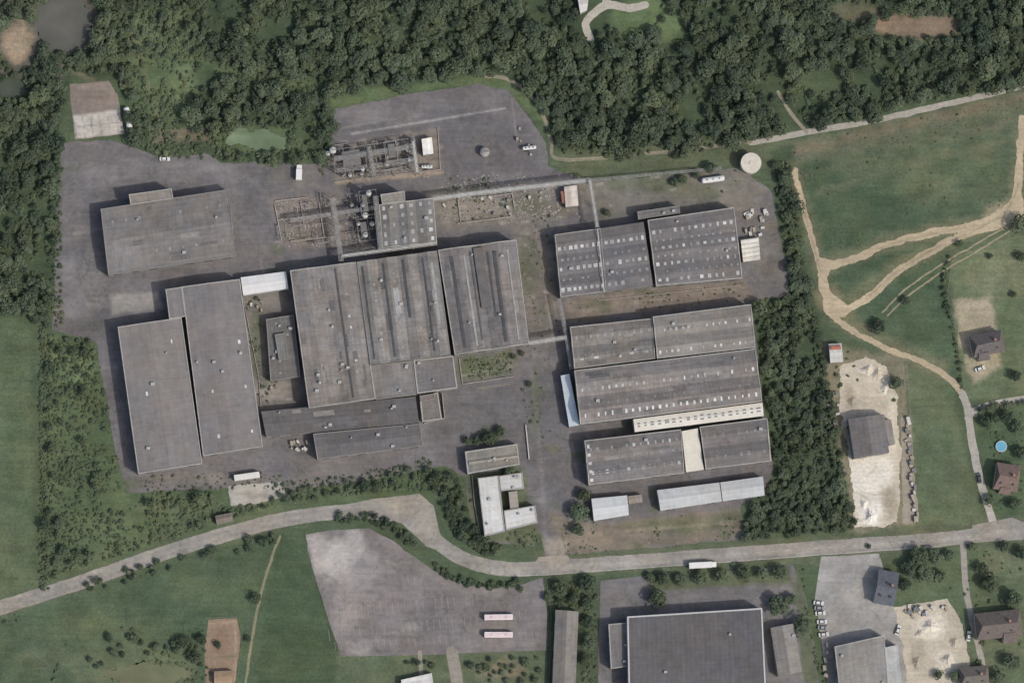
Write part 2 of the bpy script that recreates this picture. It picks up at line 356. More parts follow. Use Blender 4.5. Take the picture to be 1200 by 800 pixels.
# ------------------------------------------------------------ works yard
yard=poly((72,168),(128,164),(150,170),(190,186),(240,180),(258,190),(384,192),(392,128),(480,110),(560,99),(596,106),(628,150),(640,168),(642,196),(690,212),(760,208),(868,196),(905,225),(912,270),(925,320),(924,346),(880,352),(890,440),(905,545),(900,575),(868,592),(872,618),(870,632),(660,650),(655,655),(640,655),(632,622),(626,640),(575,636),(552,610),(545,560),(520,545),(430,563),(345,573),(250,572),(150,578),(138,540),(112,400),(62,386),(66,250),(70,200))
AS=(106,103,105)
yops=[
 (ell(180,200,110,14),(120,117,118),8,.5,6),(ell(330,230,55,30),(98,96,98),14,.6,8),(ell(90,260,22,90),(98,96,99),10,.5,6),
 (ell(160,345,90,14),(114,111,112),10,.5,6),(ell(90,340,30,40),(116,113,113),10,.5,6),
 (ell(90,385,40,10),(90,88,86),8,.6,4),
 (line(3,(75,210),(180,192),(300,215),(330,300)),(122,119,119),3,.4,3),(line(3,(80,240),(95,330),(120,380)),(95,93,94),3,.5,3),(line(2,(270,250),(300,290),(310,330)),(126,121,119),2,.5,2),
 (line(5,(330,205),(400,225)),(118,112,109),4,.4,3),
 (poly((400,150),(560,125),(600,120),(630,170),(630,200),(520,205),(510,165)),(97,95,98),6,.7,3),
 (ell(450,135,50,10),(122,118,118),8,.5,5),(line(2,(520,150),(540,195)),(118,114,113),2,.4,2),
 (line(2.2,(412,157),(592,127),sm=False),(158,155,152),1.2,.75,.6),(line(1.6,(400,150),(470,138),sm=False),(142,140,139),1.2,.6,.6),
 (line(2,(600,118),(606,165),sm=False),(150,148,146),1,.35,.6),
 (poly((390,170),(512,150),(518,205),(392,215)),(122,115,108),4,.8,3),
 (line(3,(395,214),(518,202),sm=False),(160,143,123),2,.7,1),
 (poly((318,232),(400,225),(405,290),(330,292)),(118,110,105),5,.9,4),(ell(350,245,18,6),(140,129,121),4,.6,3),(ell(375,270,12,7),(100,95,92),4,.6,3),(ell(345,275,16,6),(90,94,76),5,.5,4),
 (poly((505,225),(690,212),(700,240),(640,262),(520,270)),(118,114,107),6,.85,4),
 (ell(560,245,30,16),(134,126,117),6,.6,5),(ell(540,225,30,8),(90,96,76),6,.6,6),(ell(610,240,24,8),(92,97,77),6,.6,6),(ell(585,256,30,6),(96,92,80),5,.6,5),(ell(650,245,26,10),(106,100,88),6,.6,5),
 (poly((600,262),(640,258),(662,400),(622,404)),(113,107,100),5,.85,3),
 (ell(620,310,8,36),(85,93,71),6,.6,6),(ell(645,330,8,40),(127,118,108),4,.7,4),
 (line(3,(628,270),(640,330),(648,400)),(143,134,123),2,.6,1.5),(line(2,(612,270),(622,330),(632,400)),(98,96,92),2,.5,1.5),
 (poly((690,210),(868,196),(905,225),(880,245),(700,262)),(112,109,102),6,.85,4),
 (ell(760,215,50,8),(91,98,75),6,.7,5),(ell(860,235,30,14),(122,117,110),8,.6,5),(ell(815,225,30,8),(94,100,79),6,.6,5),
 (poly((700,345),(870,325),(885,350),(720,372),(665,380),(662,350)),(119,109,100),5,.9,4),
 (ell(700,360,20,8),(89,93,72),5,.6,5),(line(3,(680,365),(780,350),(870,337)),(137,126,113),3,.6,2),
 (poly((872,240),(905,235),(925,330),(885,345)),(109,106,102),5,.7,4),(ell(900,310,12,14),(92,86,80),6,.6,4),
 (poly((282,345),(338,338),(362,478),(306,484)),(112,108,104),5,.9,4),
 (ell(300,400,8,40),(88,95,73),5,.7,5),(ell(318,455,24,12),(138,134,130),6,.7,5),(ell(320,355,20,8),(130,126,122),5,.6,4),
 (poly((128,345),(186,340),(192,362),(132,368)),(144,141,137),3,.85,2),
 (ell(133,385,14,6),(112,109,103),5,.7,3),
 (poly((537,420),(598,408),(604,440),(540,452)),(104,105,90),5,.85,4),(ell(565,432,26,9),(86,96,70),6,.8,6),(line(1.5,(540,440),(600,430),sm=False),(146,140,131),1.2,.6,.8),(line(1.5,(560,418),(566,446),sm=False),(137,131,123),1.2,.5,.8),
 (poly((606,440),(652,432),(668,640),(632,640),(612,540)),(99,97,99),6,.7,3),
 (line(4,(622,430),(632,520),(640,640)),(121,118,117),3,.6,1.5),(ell(628,470,5,45),(92,97,77),5,.5,4),
 (poly((520,450),(604,440),(612,500),(600,520),(500,530)),(101,99,100),6,.7,3),(ell(575,510,18,8),(82,91,66),6,.8,4),
 (line(1.3,(560,455),(596,450),sm=False),(154,145,116),.8,.5,.4),
 (poly((545,555),(612,548),(635,640),(575,636),(552,610)),(88,98,73),5,.9,3),(ell(560,590,8,26),(103,104,85),5,.5,4),
 (poly((640,600),(700,612),(872,596),(872,632),(656,652)),(116,108,96),5,.9,4),
 (ell(790,615,60,8),(94,100,76),7,.7,6),(ell(690,632,30,10),(133,122,107),6,.7,5),(ell(850,606,18,8),(85,94,70),6,.6,4),(line(2,(690,625),(780,618),(860,612)),(144,134,118),2,.5,2),
 (ell(650,640,14,12),(156,149,139),6,.7,3),
 (line(8,(318,575),(430,560),(500,545)),(112,109,103),5,.6,3),
 (poly((336,515),(366,513),(370,540),(430,542),(420,560),(340,566)),(110,107,105),5,.7,3),
 (ell(250,560,80,7),(118,111,105),6,.6,4),(ell(150,568,16,8),(92,96,75),6,.7,4),
 (poly((684,500),(690,570),(700,580),(905,553),(900,575),(700,610),(672,600),(668,505)),(97,95,97),4,.7,2),
 (line(3,(668,505),(684,600),sm=False),(131,128,126),2,.5,1.5),
]
r2=np.random.default_rng(3)
for i in range(150):
    x,y=r2.uniform(70,910),r2.uniform(170,640)
    yops.append((ell(x,y,r2.uniform(2,12),r2.uniform(1,5),10),[(90,96,76),(84,83,85),(128,124,120),(94,90,86)][r2.integers(4)],4,r2.uniform(.3,.7),4))
for i in range(60):
    x,y=r2.uniform(520,905),r2.uniform(205,640)
    yops.append((ell(x,y,r2.uniform(3,14),r2.uniform(2,5),10),[(86,94,70),(108,100,86)][i%2],4,r2.uniform(.3,.75),5))
for i in range(36):
    x,y=r2.uniform(75,620),r2.uniform(175,560);a=r2.choice([-.13,1.44])+r2.normal()*.05;l=r2.uniform(15,60)
    yops.append((line(r2.uniform(1.2,3.5),(x,y),(x+l*math.cos(a),y+l*math.sin(a))),[(91,89,91),(126,122,119)][r2.integers(2)],1.5,r2.uniform(.25,.6),.6))
for x0,x1,y0,y1,n in [(520,680,216,262,44),(322,398,232,290,22),(392,512,160,208,20),(284,340,350,470,14),(690,870,200,244,16),(604,655,262,400,14)]:
    for i in range(n):
        x,y=r2.uniform(x0,x1),r2.uniform(y0,y1);a=.13;w_,h_=r2.uniform(2,9),r2.uniform(1.5,5)
        yops.append((poly((x,y),(x+w_,y-w_*a),(x+w_+h_*a,y+h_-w_*a),(x+h_*a,y+h_)),[(144,138,131),(130,123,117),(90,87,84),(152,147,141)][r2.integers(4)],.9,r2.uniform(.35,.75),.4))
sheet('yard_pavement','cracked weedy asphalt yard around the factory halls',[yard],0.02,1.5,AS,yops,2.0)
sheet('concrete_pad','old brown concrete pad with pale panels',[poly((82,99),(128,95),(138,112),(146,157),(88,164),(84,130))],0.045,1.5,(126,117,110),[(poly((86,136),(140,129),(146,157),(88,163)),(178,176,172),2,.85,1),(ell(110,112,20,8),(110,100,94),5,.6,4)]+[(line(1,(86+i*10,137),(90+i*10,162),sm=False),(120,114,108),.8,.7,.4) for i in range(6)]+[(line(1,(88,149),(146,143),sm=False),(120,114,108),.8,.7,.4)],1.0)
sheet('concrete_pad','pale concrete slab by the southern verge',[poly((268,570),(330,563),(336,582),(300,590),(270,592))],0.045,1.5,(158,155,149),[(ell(300,580,14,5),(128,125,118),4,.6,3)],2.0)
sheet('track_path','pale gravel track along the wood edge',[line(7,(1240,92),(1195,102),(1110,122),(1020,142),(945,155),(910,162),(880,167))],0.03,1.2,(152,147,137),[],1,'dirt')
sheet('track_path','narrow grassy track curving round the yard',[line(4,(570,90),(592,92),(618,108),(636,135),(646,165),(650,185),(690,186),(800,176),(880,166)),line(4,(945,155),(925,130),(912,108))],0.034,1.2,(134,127,110),[(line(1.2,(655,187),(690,187),(800,177),(880,167)),(92,99,73),1,.7,.6)],.9,'dirt')
TR=(166,151,126)
sheet('dirt_path','sandy farm track looping across the field',[line(9,(1197,140),(1194,215),(1180,246),(1150,266),(1110,284),(1060,312),(1015,350),(990,361),(972,350),(962,318)),line(7,(932,200),(943,250),(955,295),(962,320),(966,348),(980,374),(1030,404),(1080,424),(1112,442),(1126,458)),line(9,(1170,258),(1130,266),(1070,278),(1030,290),(1000,304),(963,314)),poly((1196,220),(1200,250),(1170,268),(1140,276),(1145,262),(1180,240)),poly((955,300),(980,306),(966,330),(958,322)),poly((968,340),(990,354),(1004,360),(990,372),(972,366))],0.03,1.2,TR,[(ell(1000,355,20,8),(178,163,136),5,.5,4),(ell(1170,256,26,8),(178,163,137),5,.5,4),(line(1.6,(1194,215),(1180,246),(1150,266),(1110,284),(1060,312),(1015,350)),(124,120,93),1.2,.65,1),(line(1.6,(1160,262),(1130,267),(1070,279),(1030,291)),(133,125,100),1.2,.6,1),(line(1.2,(943,250),(955,295),(962,320)),(126,120,95),1.2,.6,1)],2.8,'dirt')
sheet('dirt_path','faint twin wheel ruts through the grass',[line(2,(1034,366),(1060,340),(1100,312),(1150,282),(1185,262)),line(2,(1040,370),(1066,345),(1105,318),(1155,288),(1196,262))],0.034,1,(140,131,107),[],1.2,'dirt')
LR=(160,155,145)
sheet('lane','pale gravel lane between gardens and fields',[line(9,(1128,462),(1134,480),(1138,510),(1148,560),(1162,606),(1166,618)),line(8,(1134,490),(1150,477),(1200,468),(1250,464))],0.034,1.2,LR,[],1,'dirt')
RD=(141,137,131)
rd=line(17,(-60,734),(0,712),(100,680),(200,645),(320,611),(400,599),(450,596),(485,606),(512,634),(545,655),(590,666),(640,665),(700,661),(850,650),(1000,639),(1100,632),(1200,620),(1260,612))
sheet('road','worn mid grey asphalt country road',[rd,poly((400,592),(440,584),(492,578),(508,592),(516,625),(530,650),(500,640),(470,612),(410,606)),poly((1140,615),(1185,606),(1200,612),(1200,632),(1140,635)),poly((632,652),(664,650),(680,664),(620,668))],0.05,1.2,RD,[(poly((440,586),(492,580),(508,592),(514,630),(480,610)),(149,142,130),4,.6,2),(line(6,(600,668),(700,662),(850,651),(1100,633),(1200,621)),(154,149,142),3,.5,1.5),(line(2,(0,716),(100,684),(200,649),(320,615),(400,603)),(124,121,116),1.5,.6,1),(line(2,(700,667),(850,656),(1100,638)),(124,121,117),1.5,.6,1),(line(2,(0,709),(100,677),(200,642),(320,608),(400,596)),(129,126,120),1.2,.6,1),(ell(650,655,16,6),(160,151,138),4,.6,2)],.9)
sheet('car_park','faded purple-grey asphalt car park with pale corner',[poly((358,626),(395,620),(432,619),(462,634),(482,650),(508,668),(535,682),(565,688),(605,686),(636,676),(642,720),(640,761),(520,766),(400,769),(388,735),(374,690),(362,650))],0.03,1.5,(118,113,113),
 [(poly((360,628),(430,620),(425,650),(405,676),(385,686),(370,665)),(160,156,153),8,.85,7),(poly((372,680),(400,665),(445,645),(440,700),(395,745)),(136,131,130),9,.75,8),(ell(395,650,14,12),(172,168,165),7,.5,7),(ell(560,720,70,28),(110,106,107),10,.6,6),(ell(470,760,60,6),(105,102,102),5,.6,4),(ell(420,760,15,6),(146,141,137),5,.5,3),(line(2,(520,690),(528,764),sm=False),(98,96,96),1.5,.5,1),(line(6,(480,660),(540,690),(630,690)),(126,121,119),4,.5,2),(ell(600,740,24,12),(126,121,119),7,.5,5)]+[(ell(r2.uniform(400,630),r2.uniform(690,755),r2.uniform(3,9),r2.uniform(1,3),8),[(98,95,95),(134,128,125)][i%2],3,.5,3) for i in range(30)],1)
sheet('entrance_path','short driveway from the car park',[line(5,(492,764),(494,800),(494,840),sm=False),line(14,(530,764),(536,800),(540,840),sm=False)],0.036,1.2,(136,130,119),[],1,'dirt')
sheet('yard_pavement','asphalt apron around the dark roofed warehouse',[poly((704,680),(760,674),(860,668),(930,662),(945,700),(952,740),(965,840),(700,840),(702,740))],0.026,1.5,(111,109,111),[(poly((930,662),(945,662),(962,840),(945,840)),(85,95,71),3,.8,2),(poly((760,672),(925,664),(928,682),(762,692)),(82,93,66),4,.85,2),(ell(720,715,14,30),(121,118,119),6,.5,4)],.8)
sheet('yard_pavement','pale concrete yard beside the workshop',[poly((962,652),(1030,648),(1048,712),(1062,760),(1070,840),(975,840),(955,700))],0.026,1.5,(146,144,142),[(ell(1010,700,30,14),(156,153,149),6,.6,4),(ell(1020,735,20,8),(132,130,127),5,.5,4),(ell(975,780,8,30),(124,121,117),4,.6,3)],.8)
def tyre(n,x0,x1,y0,y1,seed,c):
    q=np.random.default_rng(seed);o=[]
    for i in range(n):
        x,y=q.uniform(x0,x1),q.uniform(y0,y1);a=q.uniform(0,6.28);k=q.uniform(-.8,.8);l=q.uniform(12,40)
        p=[(x+l*t*math.cos(a+k*t),y+l*t*math.sin(a+k*t)) for t in (0,.33,.66,1)]
        o.append((line(1.0,*p),c,1,.45,.5))
    return o
sheet('gravel_yard','bright gravel storage yard with spoil heaps',[poly((1048,712),(1110,700),(1128,730),(1138,790),(1130,840),(1068,840),(1058,760))],0.03,1.5,(174,165,148),[(ell(1090,735,18,14),(204,196,180),6,.8,5),(ell(1110,775,14,12),(194,186,170),6,.7,5),(ell(1075,770,10,18),(148,138,121),5,.6,4)]+tyre(14,1060,1120,715,785,4,(150,140,123)),3,'dirt')
sheet('lane','gravel drive to the southern gardens',[line(7,(1128,638),(1132,690),(1140,730),(1152,780),(1160,840))],0.034,1.2,(150,144,135),[],1,'dirt')
sheet('gravel_yard','white gravel yard by the grey barn',[poly((985,430),(1015,420),(1040,430),(1052,470),(1056,540),(1052,612),(1030,618),(1002,618),(998,560),(988,500),(984,455))],0.03,1.5,(180,170,152),[(poly((992,540),(1044,535),(1048,560),(1030,575),(1032,615),(1004,616)),(208,202,190),5,.85,3),(ell(1020,450,20,18),(186,175,156),6,.7,6),(ell(1045,500,6,50),(196,187,169),4,.7,3),(ell(995,465,7,14),(148,135,114),5,.7,4),(ell(1022,600,10,14),(216,211,202),5,.8,3),(ell(1014,590,4,10),(196,190,180),3,.7,2),(ell(1044,590,9,20),(146,136,117),5,.7,5),(ell(990,520,5,20),(132,125,104),5,.7,4),(ell(1050,440,8,12),(118,116,90),5,.7,4)]+tyre(18,995,1045,435,600,6,(156,145,127)),4.5,'dirt')
sheet('gravel_yard','gravel strip lined with stacked materials',[poly((1056,490),(1066,488),(1076,612),(1058,614))],0.034,1.5,(145,137,122),[],2,'dirt')
sheet('driveway','pale gravel drive in the wood',[line(9,(692,46),(686,28),(700,12),(715,6),(738,10),(756,6)),line(7,(715,6),(705,-8),(690,-40))],0.03,1.2,(166,160,148),[],1,'dirt')
sheet('dirt_path','thin pale footpath beside the meadow',[line(3,(328,628),(316,660),(304,705),(296,745),(288,800),(284,840))],0.03,1,(126,122,98),[],1,'dirt')
sheet('dirt_path','reddish brown bare riding ground',[poly((244,726),(278,724),(282,745),(276,800),(272,840),(242,840),(240,760))],0.03,1.2,(134,115,97),[(line(2,(246,730),(276,728),(276,796),sm=False),(158,142,119),1.5,.6,1),(line(2,(244,770),(276,768),sm=False),(90,96,71),1.5,.6,1),(ell(260,750,9,14),(122,100,84),4,.6,3)],.8,'dirt')
sheet('water','dull green algae pond in the scrub',[ell(302,163,36,12),ell(322,168,18,10),ell(280,158,14,9)],0.03,1.5,(104,120,94),[(ell(285,160,14,6),(122,137,108),7,.7,7),(ell(322,166,12,5),(90,106,80),6,.7,6),(ell(300,155,30,4),(88,102,76),5,.6,5)],9,'water')
sheet('water','murky olive pond among grass and bushes',[ell(170,790,52,14)],0.03,1.5,(104,106,80),[(ell(150,796,30,8),(96,100,74),6,.6,5),(ell(190,785,20,6),(92,100,74),5,.6,5)],8,'water')
sheet('water','dull grey swampy pool at the wood edge',[ell(75,25,34,38)],0.03,1.5,(88,88,82),[(ell(70,20,20,16),(100,98,90),8,.5,6)],9,'water')
sheet('water','dark shallow pool in reeds',[ell(8,105,26,10)],0.03,1.5,(74,80,70),[],4,'water')
# ------------------------------------------------------------ painted markings
mv=[];mf=[]
def mark(a,b,w,z):
    ax,ay=W(*a);bx,by=W(*b);d=np.array([bx-ax,by-ay]);d/=np.linalg.norm(d);n=np.array([-d[1],d[0]])*w/2;o=len(mv)
    mv.extend([(ax+n[0],ay+n[1],z),(ax-n[0],ay-n[1],z),(bx-n[0],by-n[1],z),(bx+n[0],by+n[1],z)]);mf.append([o,o+1,o+2,o+3])
for row,(x0,y0,x1,y1) in enumerate([(385,738,630,712),(380,712,560,696),(392,752,630,738),(440,668,500,676)]):
    n=int((x1-x0)/7.2)
    for i in range(n):
        if random.random()<.12: continue
        t=i/n; x=x0+(x1-x0)*t;y=y0+(y1-y0)*t
        mark((x,y),(x+1.5,y+(12 if row<2 else 9)),.12,.055)
for i in range(9): mark((400+i*3.4,640+i*8),(402+i*3.4,645+i*8),.12,.055)
obj('road_marking',newmesh('road_marking',mv,mf,[plain('worn_white_paint',C(150,146,144),var=.2,scale=1.5)]),label='worn white parking bay lines on the car park',category='road marking',kind='structure')
mv=[];mf=[]
pts=smooth([(850,650),(1000,639),(1100,632),(1200,620)],30)
for i in range(0,len(pts)-1,3): mark(pts[i],pts[i+1],.14,.075)
pts=smooth([(600,674.0),(640,673),(700,669),(850,658),(1000,647),(1100,640)],30)
for i in range(0,len(pts)-1): mark(pts[i],pts[i+1],.12,.076)
obj('road_marking',newmesh('road_marking',mv,mf,[plain('road_paint',C(180,178,174),var=.3)]),label='dashed white centre and edge lines on the road',category='road marking',kind='structure')
# ------------------------------------------------------------ BUILDINGS
GLASS=plain('window_glass',C(60,70,78),rough=.2,var=.1)
SKY_W=plain('milky_rooflight',C(162,163,161),rough=.5,var=.35,scale=.25)
SKY_V=plain('bright_rooflight',C(186,187,184),rough=.5,var=.25,scale=.3)
SKY_L=plain('dull_rooflight',C(136,136,134),rough=.5,var=.2,scale=.3)
SKY_D=plain('dirty_glazing',C(82,82,83),rough=.5,var=.25,scale=.3)
TRIM=plain('pale_concrete_coping',C(152,149,143),var=.18)
TRIMD=plain('dull_coping',C(124,121,117),var=.12)
DOOR=plain('painted_steel_door',C(120,128,134),var=.1)
VENT=plain('galvanised_vent',C(158,159,158),rough=.5,var=.1)
PATL=plain('faded_roof_patch',C(128,124,119),var=.2);PATD=plain('dark_roof_patch',C(97,95,94),var=.2)
def bil(Q,u,v): return (Q[0]*(1-u)+Q[1]*u)*(1-v)+(Q[3]*(1-u)+Q[2]*u)*v
def section(root,q,h,bays=1,axis='u',rise=1.0,col=(118,117,118),wall=(140,136,128),kind='gable',lights=(),vents=0,trim=TRIM,openings=True,tw=.34,var=1.0,rib=.05,label=None):
    Q=[np.array(WH(x,y,h)) for x,y in q]
    def prof(t):
        f=(t*bays)%1.0
        if t>=1: f=1.0
        if kind=='gable': return rise*(1-abs(2*f-1))
        if kind=='saw': return rise*(f/.22 if f<.22 else (1-f)/.78)
        if kind=='mono': return rise*t
        return 0.0
    def z(u,v): return h+prof(u if axis=='u' else v)
    ts=[0.0]
    for b in range(bays):
        if kind=='gable': ts.append((b+.5)/bays)
        elif kind=='saw': ts.append((b+.22)/bays)
        ts.append((b+1)/bays)
    ts[-1]=1.0
    lu=np.linalg.norm(Q[1]-Q[0]);lv=np.linalg.norm(Q[3]-Q[0])
    ss=np.linspace(0,1,5); V=[];UV=[];F=[];ru=random.uniform(0,50)
    for t in ts:
        for s in ss:
            u,v=(t,s) if axis=='u' else (s,t)
            p=bil(Q,u,v); V.append((p[0],p[1],z(u,v))); UV.append((u*lu+ru,v*lv+ru))
    n=len(ss)
    for i in range(len(ts)-1):
        for j in range(n-1): F.append([i*n+j,(i+1)*n+j,(i+1)*n+j+1,i*n+j+1])
    ro=obj('roof',newmesh('roof',V,F,[roofmat(C(*col),axis,var,rib)],uv=UV),root)
    if label: ro['label']=label
    us=ts if axis=='u' else [0,.5,1]; vs=ts if axis=='v' else [0,.5,1]
    ring=[(u,0) for u in us]+[(1,v) for v in vs[1:]]+[(u,1) for u in reversed(us[:-1])]+[(0,v) for v in reversed(vs[1:-1])]
    m=len(ring); V=[]
    for u,v in ring: p=bil(Q,u,v); V+=[(p[0],p[1],-.05),(p[0],p[1],z(u,v)-.02)]
    F=[[2*i,2*((i+1)%m),2*((i+1)%m)+1,2*i+1] for i in range(m)]
    part('wall',(V,F),plain('rendered_wall',C(*wall),var=.15),root)
    if trim is not None:
        du=tw/lu;dv=tw/lv;V=[];eu=.05/lu;ev=.05/lv
        for u,v in ring:
            zz=z(u,v); uo=-eu if u==0 else 1+eu if u==1 else u; vo=-ev if v==0 else 1+ev if v==1 else v
            ui=min(max(u,du),1-du);vi=min(max(v,dv),1-dv); a=bil(Q,uo,vo);b=bil(Q,ui,vi)
            V+=[(a[0],a[1],zz-.35),(a[0],a[1],zz+.22),(b[0],b[1],zz+.22),(b[0],b[1],zz-.1)]
        F=[]
        for i in range(m):
            j=(i+1)%m
            for k in range(3): F.append([4*i+k,4*j+k,4*j+k+1,4*i+k+1])
        part('parapet',(V,F),trim,root)
    def rbox(u0,u1,v0,v1,up,name,mat,lbl=None):
        c=[(u0,v0),(u1,v0),(u1,v1),(u0,v1)];V=[]
        for u,v in c: p=bil(Q,u,v);V.append((p[0],p[1],z(u,v)-.05))
        for u,v in c: p=bil(Q,u,v);V.append((p[0],p[1],z(u,v)+up))
        part(name,(V,[[4,5,6,7],[0,1,5,4],[1,2,6,5],[2,3,7,6],[3,0,4,7]]),mat,root,lbl)
    for L in lights:
        if L[0]=='grid':
            _,nu,nv,u0,u1,v0,v1,w_,l_,mat,pr=L
            for i in range(nu):
                for j in range(nv):
                    if random.random()>pr: continue
                    u=u0+(u1-u0)*(i/(nu-1) if nu>1 else .5);v=v0+(v1-v0)*(j/(nv-1) if nv>1 else .5)
                    k=random.uniform(.6,1.2); kl=random.uniform(.7,1.1); u+=random.uniform(-.2,.2)/lu
                    mm=mat
                    if mat is SKY_W: mm=random.choice([SKY_W,SKY_W,SKY_W,SKY_V,SKY_L,SKY_L])
                    rbox(u-w_/2/lu*k,u+w_/2/lu*k,v-l_/2/lv*kl,v+l_/2/lv*kl,.12,'skylight',mm)
        elif L[0]=='strip': rbox(L[1],L[2],L[3],L[4],L[6] if len(L)>6 else .15,'skylight',L[5])
        elif L[0]=='raise': rbox(L[1],L[2],L[3],L[4],L[6],'roof_monitor',L[5])
        elif L[0]=='patch':
            for i in range(L[1]):
                u=random.uniform(.05,.9);v=random.uniform(.05,.88)
                if axis=='u': a,b_=random.uniform(1,2.4)/lu,random.uniform(2,9)/lv
                else: a,b_=random.uniform(2,9)/lu,random.uniform(1,2.4)/lv
                ph=((u if axis=='u' else v)*bays*2)%1
                if ph+(a if axis=='u' else b_)*bays*2>1: continue
                rbox(u,min(u+a,.97),v,min(v+b_,.97),.04,'roof_patch',random.choice([PATL,PATD]))
    for i in range(vents):
        u=random.uniform(.08,.92);v=random.uniform(.08,.92);p=bil(Q,u,v);zz=z(u,v);r=random.uniform(.25,.5)
        if i%2: vf=comb(cyl((p[0],p[1],zz-.1),(p[0],p[1],zz+.9),r),cyl((p[0],p[1],zz+.9),(p[0],p[1],zz+1.25),r*1.5,r*.4))
        else: vf=comb(box(p[0],p[1],zz+.35,r*3,r*2.4,.9),box(p[0],p[1],zz+.88,r*3.3,r*2.7,.12,.1))
        part('roof_vent',vf,VENT,root)
    if openings:
        for k,(ia,ib) in enumerate([(3,2),(2,1),(0,3)]):
            A,B=Q[ia],Q[ib];d=B-A;L=np.linalg.norm(d);d=d/L;nn=np.array([d[1],-d[0]]); 
            ctr=sum(Q)/4
            if np.dot(nn,(A+B)/2-ctr)<0: nn=-nn
            ang=math.atan2(d[1],d[0]); cnt=int(L/7)
            for i in range(cnt):
                c=A+d*(i+.5)*L/cnt+nn*.04
                if i==cnt//2: part('door',box(0,0,1.75,min(3.6,L/cnt*.8),.14,3.5),DOOR,root,loc=(c[0],c[1],0),rz=ang)
                else: part('window',comb(box(0,0,h*.58,3.2,.1,1.3),box(0,.0,h*.58-.72,3.4,.22,.1)),GLASS,root,loc=(c[0],c[1],0),rz=ang)
    return Q,z
def bld(name,label,cat='factory building'):
    return obj(name,None,label=label,category=cat)
r=bld('factory_hall','grey fibre cement gabled hall with small roof annex')
section(r,[(118,245),(268,222),(276,300),(127,322)],7,1,'v',1.6,(114,112,112),lights=[('grid',9,1,.08,.92,.22,.22,1,1.3,SKY_L,.6),('grid',9,1,.08,.92,.75,.75,.8,1.2,SKY_L,.6),('patch',6)],vents=3,trim=TRIMD)
section(r,[(151,228),(201,221),(203,232.5),(153,240)],9.3,1,'u',.0,(124,120,117),kind='flat',openings=False,tw=.3)
r=bld('factory_hall','large smooth grey flat-roofed double warehouse')
section(r,[(138,383),(212.5,372),(237,543),(162,555)],8.5,1,'u',.9,(117,114,114),vents=3,var=.75,rib=.02,lights=[('grid',2,3,.3,.8,.15,.8,.9,1.6,SKY_V,.7)],trim=TRIM)
section(r,[(213,336),(281,327),(308,523),(238,534)],9.0,1,'u',.9,(115,112,113),vents=4,var=.75,rib=.02,lights=[('grid',2,4,.3,.85,.1,.9,.9,1.6,SKY_V,.7)])
section(r,[(194,339),(212.6,336.3),(217.5,370.5),(198.5,373.5)],8.9,1,'u',.0,(116,113,114),kind='flat',var=.7,rib=.02,openings=False)
r=bld('canopy_building','small white metal roofed link building','shed')
section(r,[(282,325),(335,318),(338,338),(285,346)],5,1,'v',.5,(198,200,201),wall=(170,170,168),kind='gable',var=.4,trim=None,openings=False)
r=bld('outbuilding','dark flat-roofed building in the inner courtyard','building')
section(r,[(312,374),(344,369),(352,441),(317,446)],4.5,1,'u',.5,(99,99,99),vents=5,trim=TRIMD,lights=[('grid',2,5,.35,.7,.1,.9,1,1,SKY_L,.6)])
section(r,[(322,392),(334,390),(338,420),(327,422)],6.2,1,'u',0,(108,110,109),kind='flat',openings=False,trim=TRIMD)
r=bld('factory_hall','grey ribbed roof hall with a line of white rooflights')
section(r,[(340,317),(417,307),(440,467),(362,478)],9,2,'u',.9,(117,114,113),vents=9,trim=TRIM,var=1.3,lights=[('grid',1,12,.79,.79,.06,.95,1.0,1.2,SKY_W,.8),('strip',.665,.69,.03,.97,SKY_D,.3),('grid',1,9,.30,.30,.08,.9,.6,.9,SKY_L,.5),('patch',16)])
r=bld('factory_hall','long hall with parallel ridges and glazed strips')
section(r,[(418,307),(512,294),(528,415),(434,427.5)],9.6,4,'u',1.2,(117,116,116),vents=6,trim=TRIMD,openings=False,var=1.35,lights=[('strip',.05,.07,.05,.95,SKY_D,.2),('strip',.305,.33,.05,.95,SKY_D,.2),('strip',.55,.58,.04,.6,SKY_D,.2),('strip',.80,.82,.05,.95,SKY_D,.2),('grid',1,12,.18,.18,.08,.95,.8,1,SKY_L,.7),('grid',1,12,.43,.43,.08,.95,.8,1,SKY_L,.7),('grid',1,12,.68,.68,.08,.95,.7,1,SKY_L,.7),('strip',.40,.47,.30,.55,plain('newer_sheeting',C(142,142,143),var=.2),.06),('strip',.90,.93,.1,.7,SKY_L,.06),('patch',14)])
r=bld('factory_hall','dark grey hall with long black glazing strips')
section(r,[(513.5,293),(605,281),(620,403),(533,415.5)],10.2,2,'u',1.6,(110,108,109),vents=4,trim=TRIM,var=1.3,lights=[('strip',.13,.17,.08,.95,SKY_D,.2),('strip',.30,.325,.08,.95,SKY_L,.2),('strip',.385,.405,.05,.9,SKY_D,.25),('strip',.60,.625,.08,.7,SKY_D,.2),('strip',.68,.72,.08,.95,SKY_D,.3),('strip',.86,.88,.08,.95,SKY_L,.2),('raise',.44,.56,.03,.6,roofmat(C(98,97,98),'u'),1.0),('patch',8)])
section(r,[(603,380),(616,378),(618,402),(606,404)],7,1,'u',0,(116,115,113),kind='flat',openings=False)
r=bld('factory_wing','low grey wing joined to the main halls')
section(r,[(434.5,428.5),(483.5,422.5),(488,462),(440.5,468)],7.5,1,'u',.8,(113,111,111),vents=3,trim=TRIMD)
section(r,[(484.5,422),(531,416.5),(536,454.5),(489,461)],6.8,1,'u',.0,(110,108,110),kind='flat',vents=2,tw=.5)
r=bld('factory_wing','long dark stepped roof of the low southern wing')
section(r,[(306,482),(487,464.5),(491,495.5),(312,511.5)],5.5,1,'v',.6,(92,91,93),vents=6,trim=None,lights=[('patch',6)],wall=(150,147,140))
